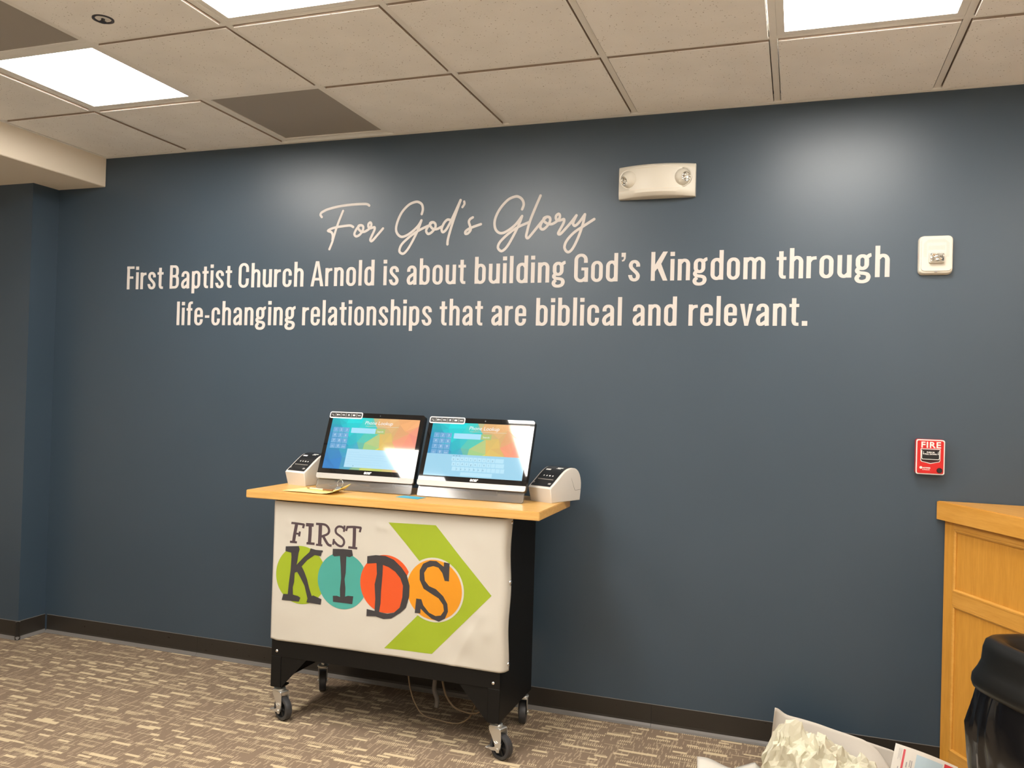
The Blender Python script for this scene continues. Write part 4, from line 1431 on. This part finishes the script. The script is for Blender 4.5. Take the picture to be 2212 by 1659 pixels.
hw, hh = 0.0625, 0.0775
obj('base', loft(bmesh.new(), [(rrect(-hw, -hh, hw, hh, 0.018), -0.0005), (rrect(-hw, -hh, hw, hh, 0.018), -0.012), (rrect(-hw + 0.003, -hh + 0.004, hw - 0.001, hh - 0.001, 0.018), -0.024), (rrect(-hw + 0.006, -hh + 0.008, hw - 0.003, hh - 0.003, 0.017), -0.027)]), M['cream_plastic'], ss, True, angle=40)
obj('face_plate', loft(bmesh.new(), [(rrect(-hw + 0.009, -hh + 0.012, hw - 0.005, hh - 0.006, 0.015), -0.027), (rrect(-hw + 0.010, -hh + 0.013, hw - 0.006, hh - 0.007, 0.014), -0.0305)]), M['cream_plastic'], ss, True, angle=40)
gh = bmesh.new()
for i in range(-8, 9):
    for j in range(-12, 13):
        for o_ in (0, 1):
            x, z = 0.002 + i * 0.0056 + o_ * 0.0028, j * 0.0050 + o_ * 0.0025
            ring = (abs(x - 0.002) < 0.0465 and -0.010 < z < 0.062) and not (abs(x - 0.002) < 0.034 and z < 0.050)
            ring = ring and (abs(x - 0.002) + z < 0.092)
            bar = abs(x - 0.002) < 0.029 and 0.018 < z < 0.036
            if ring or bar:
                f = gh.faces.new([gh.verts.new((x + 0.00115 * math.cos(a), -0.0307, z + 0.00115 * math.sin(a))) for a in [k * math.pi / 3 for k in range(6)]])
bmesh.ops.recalc_face_normals(gh, faces=gh.faces)
tag(obj('grille_holes', gh, M['grey_plastic'], ss), kind='stuff')
obj('lens_housing', loft(bmesh.new(), [(rrect(-0.026, -0.036, 0.030, 0.014, 0.005, 4), -0.030), (rrect(-0.025, -0.034, 0.029, 0.006, 0.005, 4), -0.044)]), M['cream_plastic'], ss, True, angle=40)
obj('strobe_lens', loft(bmesh.new(), [(rrect(-0.023, -0.031, 0.027, 0.004, 0.004, 4), -0.0435), (rrect(-0.022, -0.029, 0.026, 0.003, 0.004, 4), -0.052), (rrect(-0.017, -0.024, 0.020, -0.002, 0.004, 4), -0.056)]), M['lens'], ss)
obj('catch', nbox(-0.004, 0.006, -0.0320, -0.026, -0.0695, -0.0640), M['grey_plastic'], ss)
ft = bmesh.new()
add_text(ft, 'FIRE', 0.011, Matrix.Translation((-0.0628, -0.013, 0.0)) @ Matrix(((0, 0, -1, 0), (0, -1, 0, 0), (1, 0, 0, 0), (0, 0, 0, 1))).inverted().to_4x4() if False else Matrix.Translation((-0.0628, -0.010, -0.005)) @ Matrix.Rotation(math.radians(90), 4, 'Y') @ Matrix.Rotation(math.radians(180), 4, 'X'))
obj('side_lettering', ft, M['f_red'], ss)

# ------------------------------------------------------------------ fire pull station
fp = thing('fire_alarm_pull', 'red fire alarm pull station with white lettering on the blue wall', 'fire alarm', (0.615, 0, 1.2505))
hw, hh = 0.0515, 0.0690
obj('back_box', loft(bmesh.new(), [(rrect(-hw - 0.001, -hh, hw - 0.001, hh + 0.001, 0.009), -0.0005), (rrect(-hw - 0.001, -hh, hw - 0.001, hh + 0.001, 0.009), -0.030)]), M['red'], fp, True, angle=40)
obj('white_border', loft(bmesh.new(), [(rrect(-hw, -hh, hw, hh, 0.008), -0.030), (rrect(-hw, -hh, hw, hh, 0.008), -0.0365)]), M['white_print'], fp, True, angle=40)
obj('face_plate', loft(bmesh.new(), [(rrect(-hw + 0.004, -hh + 0.004, hw - 0.004, hh - 0.004, 0.006), -0.036), (rrect(-hw + 0.0042, -hh + 0.0042, hw - 0.0042, hh - 0.0042, 0.006), -0.0385)]), M['red'], fp, True, angle=40)
ft = bmesh.new()
add_text(ft, 'FIRE', 0.0335, Matrix.Translation((0.001, -0.0389, 0.0370)) @ Matrix.Rotation(math.radians(90), 4, 'X'), offset=0.0009, space=1.12, sx=1.08)
obj('fire_lettering', ft, M['white_print'], fp)


def recess(k):
    return [(-0.0355 + k, 0.0330 - k), (0.0355 - k, 0.0330 - k), (0.0355 - k, -0.0140 + k * 0.3), (0.0325 - k, -0.0185 + k * 0.6), (0.0, -0.0265 + k * 1.1), (-0.0325 + k, -0.0185 + k * 0.6), (-0.0355 + k, -0.0140 + k * 0.3)]


obj('recess_outline', prism(bmesh.new(), recess(0.0), -0.0392, -0.0384, 'y'), M['white_print'], fp)
obj('recess', prism(bmesh.new(), recess(0.0025), -0.0395, -0.0390, 'y'), M['darkred'], fp)
hd = obj('pull_handle', nbox(-0.0305, 0.0305, -0.0440, -0.0394, -0.0080, 0.0275, 0.002, 2), M['black_gloss'], fp)
ub = ribbon(bmesh.new(), [(-0.0315, 0.026), (-0.0315, -0.004), (-0.0285, -0.0085), (0.0285, -0.0085), (0.0315, -0.004), (0.0315, 0.026)], 0.0022, y0=-0.0396, y1=-0.0446)
obj('handle_outline', ub, M['white_print'], hd)
pt = bmesh.new()
for body, z in (('PUSH IN', 0.0165), ('PULL DOWN', 0.0095)):
    add_text(pt, body, 0.0072, Matrix.Translation((0, -0.0443, z)) @ Matrix.Rotation(math.radians(90), 4, 'X'), offset=0.0003, sx=1.05)
for sg in (-1, 1):
    flat_poly(pt, [(sg * 0.0262, 0.0225), (sg * 0.0262 + 0.0014, 0.0225), (sg * 0.0262 + 0.0014, 0.0140), (sg * 0.0262 + 0.0032, 0.0140), (sg * 0.0262 + 0.0007, 0.0095), (sg * 0.0262 - 0.0018, 0.0140), (sg * 0.0262, 0.0140)], -0.0443)
obj('handle_lettering', pt, M['white_print'], hd)
lk = lathe(bmesh.new(), [(0.0, 0.005), (0.004, 0.005), (0.0085, 0.0045), (0.0105, 0.002), (0.0105, 0.0)], Matrix.Translation((0.0335, -0.0384, -0.0515)) @ Matrix.Rotation(math.radians(90), 4, 'X'), 24)
obj('key_lock', lk, M['black_gloss'], fp, True, angle=40)
mk = bmesh.new()
flat_poly(mk, circ(-0.0335, -0.0425, 0.0052, 20), -0.0389)
add_text(mk, 'NOTIFIER', 0.0066, Matrix.Translation((-0.0275, -0.0389, -0.0455)) @ Matrix.Rotation(math.radians(90), 4, 'X'), 'LEFT', offset=0.0003)
add_text(mk, 'by Honeywell', 0.0046, Matrix.Translation((-0.0275, -0.0389, -0.0515)) @ Matrix.Rotation(math.radians(90), 4, 'X'), 'LEFT', offset=0.0002)
obj('maker_print', mk, M['white_print'], fp)

# ------------------------------------------------------------------ oak reception desk
dv = Vector((0.46, -0.89)).normalized()
DANG = math.atan2(dv.y, dv.x)
DP = Vector((0.678, -0.006))
dk = thing('reception_desk', 'honey oak panelled reception desk against the wall at the right edge', 'desk', (DP.x, DP.y, 0), DANG)
LEN = 1.15
RI = Matrix.Rotation(-DANG, 3, 'Z')


def loc(x, y):
    v = RI @ Vector((x - DP.x, y - DP.y, 0))
    return (v.x, v.y)


pw = [(DP.x, DP.y), (DP.x + dv.x * LEN, DP.y + dv.y * LEN)]
nb = Vector((-dv.y, dv.x))            # into the desk
pw2 = (pw[1][0] + nb.x * 0.45, pw[1][1] + nb.y * 0.45)
far = (1.60, -0.006)
ins = 0.010
bp = [loc(DP.x + nb.x * ins + 0.004, -0.006), loc(pw[1][0] + nb.x * ins, pw[1][1] + nb.y * ins), loc(*pw2), loc(*far)]
obj('carcass', prism(bmesh.new(), bp, 0.02, 1.004), M['oak'], dk)
obj('plinth', prism(bmesh.new(), [(a * 0.99 + 0.01, b * 0.98 + 0.03) for a, b in bp], 0.0, 0.02), M['black_satin'], dk)
# face frame: stiles, rails, bead mouldings, panels
ZP = [(0.109, 0.679), (0.730, 0.974)]
S0, S1 = 0.053, 0.60
obj('stile', nbox(0.0, S0, -0.001, ins + 0.002, 0.02, 1.004, 0.0008, 1), M['oak'], dk)
obj('stile', nbox(S1, S1 + 0.055, -0.001, ins + 0.002, 0.02, 1.004, 0.0008, 1), M['oak'], dk)
obj('stile', nbox(LEN - 0.055, LEN, -0.001, ins + 0.002, 0.02, 1.004, 0.0008, 1), M['oak'], dk)
for xa, xb in ((S0, S1), (S1 + 0.055, LEN - 0.055)):
    for za, zb in ((0.02, 0.109), (0.679, 0.730), (0.974, 1.004)):
        obj('rail', nbox(xa, xb, -0.001, ins + 0.002, za, zb, 0.0008, 1), M['oak_flat'], dk)
    for za, zb in ZP:
        obj('panel', nbox(xa, xb, 0.006, ins + 0.001, za, zb), M['oak'], dk)
        bd = bmesh.new()
        k = 0.012
        prism(bd, [(0.0015, zb - k), (0.0055, zb - k), (0.0055, zb), (-0.002, zb), (-0.002, zb - k * 0.5)], xa, xb, 'x')
        prism(bd, [(0.0015, za + k), (0.0055, za + k), (0.0055, za), (-0.002, za), (-0.002, za + k * 0.5)], xa, xb, 'x')
        for x0, x1 in ((xa, xa + k), (xb - k, xb)):
            xi = x1 if x0 == xa else x0
            xo = x0 if x0 == xa else x1
            prism(bd, [(xo, 0.0055), (xo, -0.002), ((xo + xi) / 2, -0.002), (xi, 0.0015), (xi, 0.0055)], za, zb, 'z')
        obj('bead_moulding', bd, M['oak_flat'], dk)
tp = bmesh.new()
o_ = 0.028
tpl = [loc(DP.x - 0.031, -0.006), loc(pw[1][0] - nb.x * o_ + dv.x * o_, pw[1][1] - nb.y * o_ + dv.y * o_), loc(pw2[0] + dv.x * o_, pw2[1] + dv.y * o_), loc(far[0] + 0.03, -0.006)]
prism(tp, tpl, 1.004, 1.077)
bmesh.ops.bevel(tp, geom=[e for e in tp.edges if e.verts[0].co.z > 1.07 and e.verts[1].co.z > 1.07], offset=0.003, segments=2, affect='EDGES')
obj('desk_top', tp, M['oak_flat'], dk)

# ------------------------------------------------------------------ waste bin
CB = Vector((0.632, -0.775))
bc_ = CB + dv * 0.235 + nb * 0.135
wb = thing('waste_bin', 'black plastic waste bin with a funnel lid in front of the oak desk', 'waste bin', (bc_.x, bc_.y, 0), DANG)


def sup(a, b, n=56, p=3.6):
    out = []
    for i in range(n):
        t = 2 * math.pi * i / n
        c, s = math.cos(t), math.sin(t)
        out.append((a * math.copysign(abs(c) ** (2 / p), c), b * math.copysign(abs(s) ** (2 / p), s)))
    return out


def skin(bm, secs, cap0=False, cap1=False):
    R_ = [[bm.verts.new((p[0], p[1], z)) for p in pts] for pts, z in secs]
    n = len(R_[0])
    for A, B in zip(R_, R_[1:]):
        for i in range(n):
            bm.faces.new((A[i], A[(i + 1) % n], B[(i + 1) % n], B[i]))
    if cap0:
        bm.faces.new(R_[0][::-1])
    if cap1:
        bm.faces.new(R_[-1])
    bmesh.ops.recalc_face_normals(bm, faces=bm.faces)
    return bm


obj('bin_body', skin(bmesh.new(), [(sup(0.205, 0.105), 0.0), (sup(0.212, 0.112), 0.01), (sup(0.245, 0.142), 0.60), (sup(0.247, 0.144), 0.615)], True, True), M['bin'], wb, True, angle=50)
lid = [(sup(0.250, 0.148), 0.596), (sup(0.262, 0.160), 0.598), (sup(0.266, 0.164), 0.612), (sup(0.264, 0.162), 0.632), (sup(0.252, 0.150), 0.655), (sup(0.243, 0.141), 0.680), (sup(0.240, 0.138), 0.718), (sup(0.234, 0.132), 0.740), (sup(0.222, 0.121), 0.750), (sup(0.205, 0.106), 0.752),
       (sup(0.185, 0.090), 0.745), (sup(0.172, 0.080), 0.727), (sup(0.165, 0.074), 0.685), (sup(0.162, 0.072), 0.660)]
obj('lid', skin(bmesh.new(), lid), M['bin'], wb, True, angle=70)
obj('flap', nbox(-0.155, 0.155, -0.004, 0.004, 0.640, 0.700, 0.003, 2), M['black_satin'], wb)
bg = bmesh.new()
secs = []
rb = random.Random(11)
base = sup(1, 1, 120, 3.2)
for k in range(15):
    f = k / 14
    z = 0.612 - f * 0.47
    pts = []
    for i, (cx_, cy_) in enumerate(base):
        t = 2 * math.pi * i / 120
        nz = noise.noise(Vector((math.cos(t) * 5, math.sin(t) * 5, f * 2.2))) + 0.6 * noise.noise(Vector((math.cos(t) * 14, math.sin(t) * 14, f * 6 + 4)))
        crease = abs(noise.noise(Vector((math.cos(t) * 9 + 3, math.sin(t) * 9, f * 3.0))))
        d = (0.004 + 0.016 * f) * nz + 0.014 * math.sin(min(1, f * 1.6) * math.pi) - 0.014 * crease
        pts.append((cx_ * (0.256 + 0.008 * min(1, f * 3.5) + d), cy_ * (0.154 + 0.008 * min(1, f * 3.5) + d)))
    secs.append((pts, z + 0.0))
skin(bg, secs)
for v in bg.verts:
    if v.co.z < 0.17:
        a = math.atan2(v.co.y, v.co.x)
        v.co.z += 0.05 * noise.noise(Vector((math.cos(a) * 3, math.sin(a) * 3, 1.7)))
obj('bin_liner', bg, M['bag'], wb, True, angle=28)

# ------------------------------------------------------------------ paper heap on the floor
def sheet_obj(name, fn, nu, nv, m, label, cat, smooth=True, thick=0.0006, group=None, angle=None):
    b = bmesh.new()
    g = [[b.verts.new(fn(i / nu, j / nv)) for j in range(nv + 1)] for i in range(nu + 1)]
    for i in range(nu):
        for j in range(nv):
            b.faces.new((g[i][j], g[i + 1][j], g[i + 1][j + 1], g[i][j + 1]))
    o = tag(obj(name, b, m, None, smooth, angle=angle), label, cat, group)
    md = o.modifiers.new('thickness', 'SOLIDIFY')
    md.thickness = thick
    md.offset = 0
    return o


# tall curved sheet standing behind the crumple: upper edge follows the photograph, lower edge on the floor
EDGE = [(1674, 1527), (1682, 1530), (1700, 1543), (1730, 1552), (1765, 1563), (1800, 1576), (1840, 1590), (1870, 1602), (1895, 1622), (1912, 1645), (1925, 1668), (1935, 1690)]
EP = []
for i, (a, b) in enumerate(EDGE):
    f = i / (len(EDGE) - 1)
    EP.append(on(a, b, 1, -0.17 + 0.07 * math.sin(f * 2.2) - 0.06 * max(0, f - 0.6)))
EPS = smooth_path(EP, 4)


def tall(u, v):
    k = u * (len(EPS) - 1)
    i = min(int(k), len(EPS) - 2)
    top = EPS[i].lerp(EPS[i + 1], k - i)
    x = top.x - 0.02 * (1 - v) - 0.08 * (1 - v) * u
    y = top.y - 0.025 * (1 - v) * (0.5 + u) + 0.008 * math.sin(v * 5 + u * 4)
    return Vector((x, min(y, -0.02), 0.003 + (max(top.z, 0.01) - 0.003) * v))


sheet_obj('wrapping_paper', tall, 44, 14, M['paper'], 'large pale sheet of wrapping paper standing curled at the wall foot', 'paper', group='papers heaped on the floor')

# second sheet that slopes to the right behind the flyer
q0, q1, q2 = on(1858, 1597, 1, -0.055), on(1932, 1622, 1, -0.05), on(1960, 1652, 1, -0.05)


def second(u, v):
    a = q0.lerp(q1, min(1, u * 1.4)) if u < 0.71 else q1.lerp(q2, (u - 0.71) / 0.29)
    return Vector((a.x + 0.02 * (1 - v), a.y - 0.015 * (1 - v) ** 2, 0.002 + (a.z - 0.002) * v))


sheet_obj('wrapping_paper', second, 12, 8, M['paper'], 'small white sheet sloping down behind the printed flyer', 'paper', group='papers heaped on the floor')

# crumpled translucent film: a faceted mound
CR0, CR1 = on(1652, 1659, 1, -0.33), on(1900, 1659, 1, -0.30)


def ridged(p, s):
    a = abs(noise.noise(p * s))
    b = abs(noise.noise(p * s * 2.1 + Vector((7, 3, 1))))
    return 1 - 1.6 * a - 0.8 * b


PROF = [(0.0, 0.10), (0.05, 0.17), (0.12, 0.205), (0.22, 0.235), (0.32, 0.225), (0.42, 0.195), (0.52, 0.205), (0.60, 0.185), (0.72, 0.13), (0.84, 0.145), (0.93, 0.125), (1.0, 0.03)]


def prof_h(u):
    for (a, ha), (b, hb_) in zip(PROF, PROF[1:]):
        if a <= u <= b:
            return ha + (hb_ - ha) * (u - a) / (b - a)
    return 0.0


def crumple(u, v):
    x = 0.020 + 0.41 * u
    a = math.pi * v
    h = prof_h(u)
    dep = 0.13 * (0.4 + 0.6 * math.sin(math.pi * min(1, u * 1.1 + 0.05)))
    p = Vector((x, -0.375 - dep * math.cos(a) * 0.8, h * math.sin(a) ** 0.75))
    d = Vector((0, -math.cos(a), math.sin(a) + 0.1))
    r = ridged(Vector((u * 2.6, v * 2.0, 0.4)), 2.0) + 0.22 * ridged(Vector((u * 6.0, v * 4.0, 2.4)), 2.0)
    p += d * 0.058 * (r - 0.55) * min(1.0, 5 * v, 5 * (1 - v))
    p.x += 0.030 * noise.noise(Vector((u * 7, v * 7, 9.0))) + 0.012 * noise.noise(Vector((u * 31, v * 23, 5.0)))
    p.z += 0.010 * noise.noise(Vector((u * 29, v * 27, 8.0))) * min(1.0, 5 * v, 5 * (1 - v))
    p.y = min(p.y, -0.262)
    p.z = max(p.z, 0.003)
    return p


sheet_obj('tissue_paper', crumple, 46, 30, M['tissue'], 'crumpled ivory film heaped in front of the tall curled sheet', 'paper', False, group='papers heaped on the floor')

# low sheets at the left of the heap
a0, a1, a2 = on(1506, 1634, 1, -0.40), on(1580, 1656, 1, -0.40), on(1600, 1672, 1, -0.42)


def leftlow(u, v):
    t = a0.lerp(a1, u)
    return Vector((t.x + 0.02 * v, t.y - 0.16 * v, max(0.003, t.z - 0.055 * v + 0.006 * math.sin(u * 5))))


sheet_obj('paper_sheet', leftlow, 10, 8, M['paper'], 'white paper sheet with a pointed corner at the left end of the heap', 'paper', group='papers heaped on the floor')
b0, b1, b2 = on(1575, 1662, 1, -0.36), on(1630, 1646, 1, -0.36), on(1646, 1660, 1, -0.36)


def leftlow2(u, v):
    t = b0.lerp(b1, u / 0.65) if u < 0.65 else b1.lerp(b2, (u - 0.65) / 0.35)
    return Vector((t.x, t.y - 0.12 * v, max(0.003, t.z - 0.05 * v * v)))


sheet_obj('paper_sheet', leftlow2, 12, 8, M['paper'], 'white folded paper sheet touching the left side of the crumpled film', 'paper', group='papers heaped on the floor')

# printed flyer leaning on the heap
f0, f1 = on(1935, 1605, 1, -0.22), on(2060, 1652, 1, -0.24)
ax_u = (f1 - f0)
ax_u.normalize()
ax_v = (Vector((0, 0, -1)) * 0.82 + Vector((0, -0.57, 0)) - ax_u * (Vector((0, 0, -1)) * 0.82 + Vector((0, -0.57, 0))).dot(ax_u)).normalized()
fn_ = ax_u.cross(ax_v)
if fn_.y > 0:
    fn_ = -fn_
fl_ = thing('flyer', 'printed flyer with a red stripe and a pale blue picture leaning on the heap', 'flyer', tuple(f0), 0, 'papers heaped on the floor')
UW, VH = 0.216, 0.20


def fpt(u, v, lift=0.0):
    bend = 0.012 * math.sin(u / UW * math.pi) - 0.01 * (u / UW) ** 3
    q = f0 + ax_u * u + ax_v * v + fn_ * (bend + lift)
    return q - f0


def fquad(name, rects, m, lift):
    b = bmesh.new()
    for u0, v0, u1, v1 in rects:
        n_ = max(1, int((u1 - u0) / 0.02) + 1)
        for i in range(n_):
            ua, ub = u0 + (u1 - u0) * i / n_, u0 + (u1 - u0) * (i + 1) / n_
            b.faces.new([b.verts.new(fpt(*p, lift)) for p in ((ua, v0), (ub, v0), (ub, v1), (ua, v1))])
    bmesh.ops.remove_doubles(b, verts=b.verts, dist=1e-6)
    bmesh.ops.recalc_face_normals(b, faces=b.faces)
    return obj(name, b, m, fl_)


fs_ = fquad('sheet', [(0, 0, UW, VH)], M['paper'], 0.0)
fs_.modifiers.new('thickness', 'SOLIDIFY').thickness = 0.0004
fquad('printed_stripe', [(0.030, 0.012, 0.037, 0.19)], M['f_red'], 0.0009)
fquad('printed_picture', [(0.075, 0.016, 0.165, 0.15)], M['f_blue'], 0.0009)
fquad('printed_picture', [(0.170, 0.010, 0.205, 0.10)], M['f_red'], 0.0009)
fquad('printed_text', [(0.016 + 0.004 * k, 0.012, 0.017 + 0.004 * k, 0.055 - 0.006 * (k % 2)) for k in range(3)] + [(0.045, 0.055, 0.049, 0.075), (0.056, 0.045, 0.059, 0.07), (0.062, 0.045, 0.065, 0.072), (0.020, 0.08, 0.023, 0.12)], M['f_grey'], 0.0009)
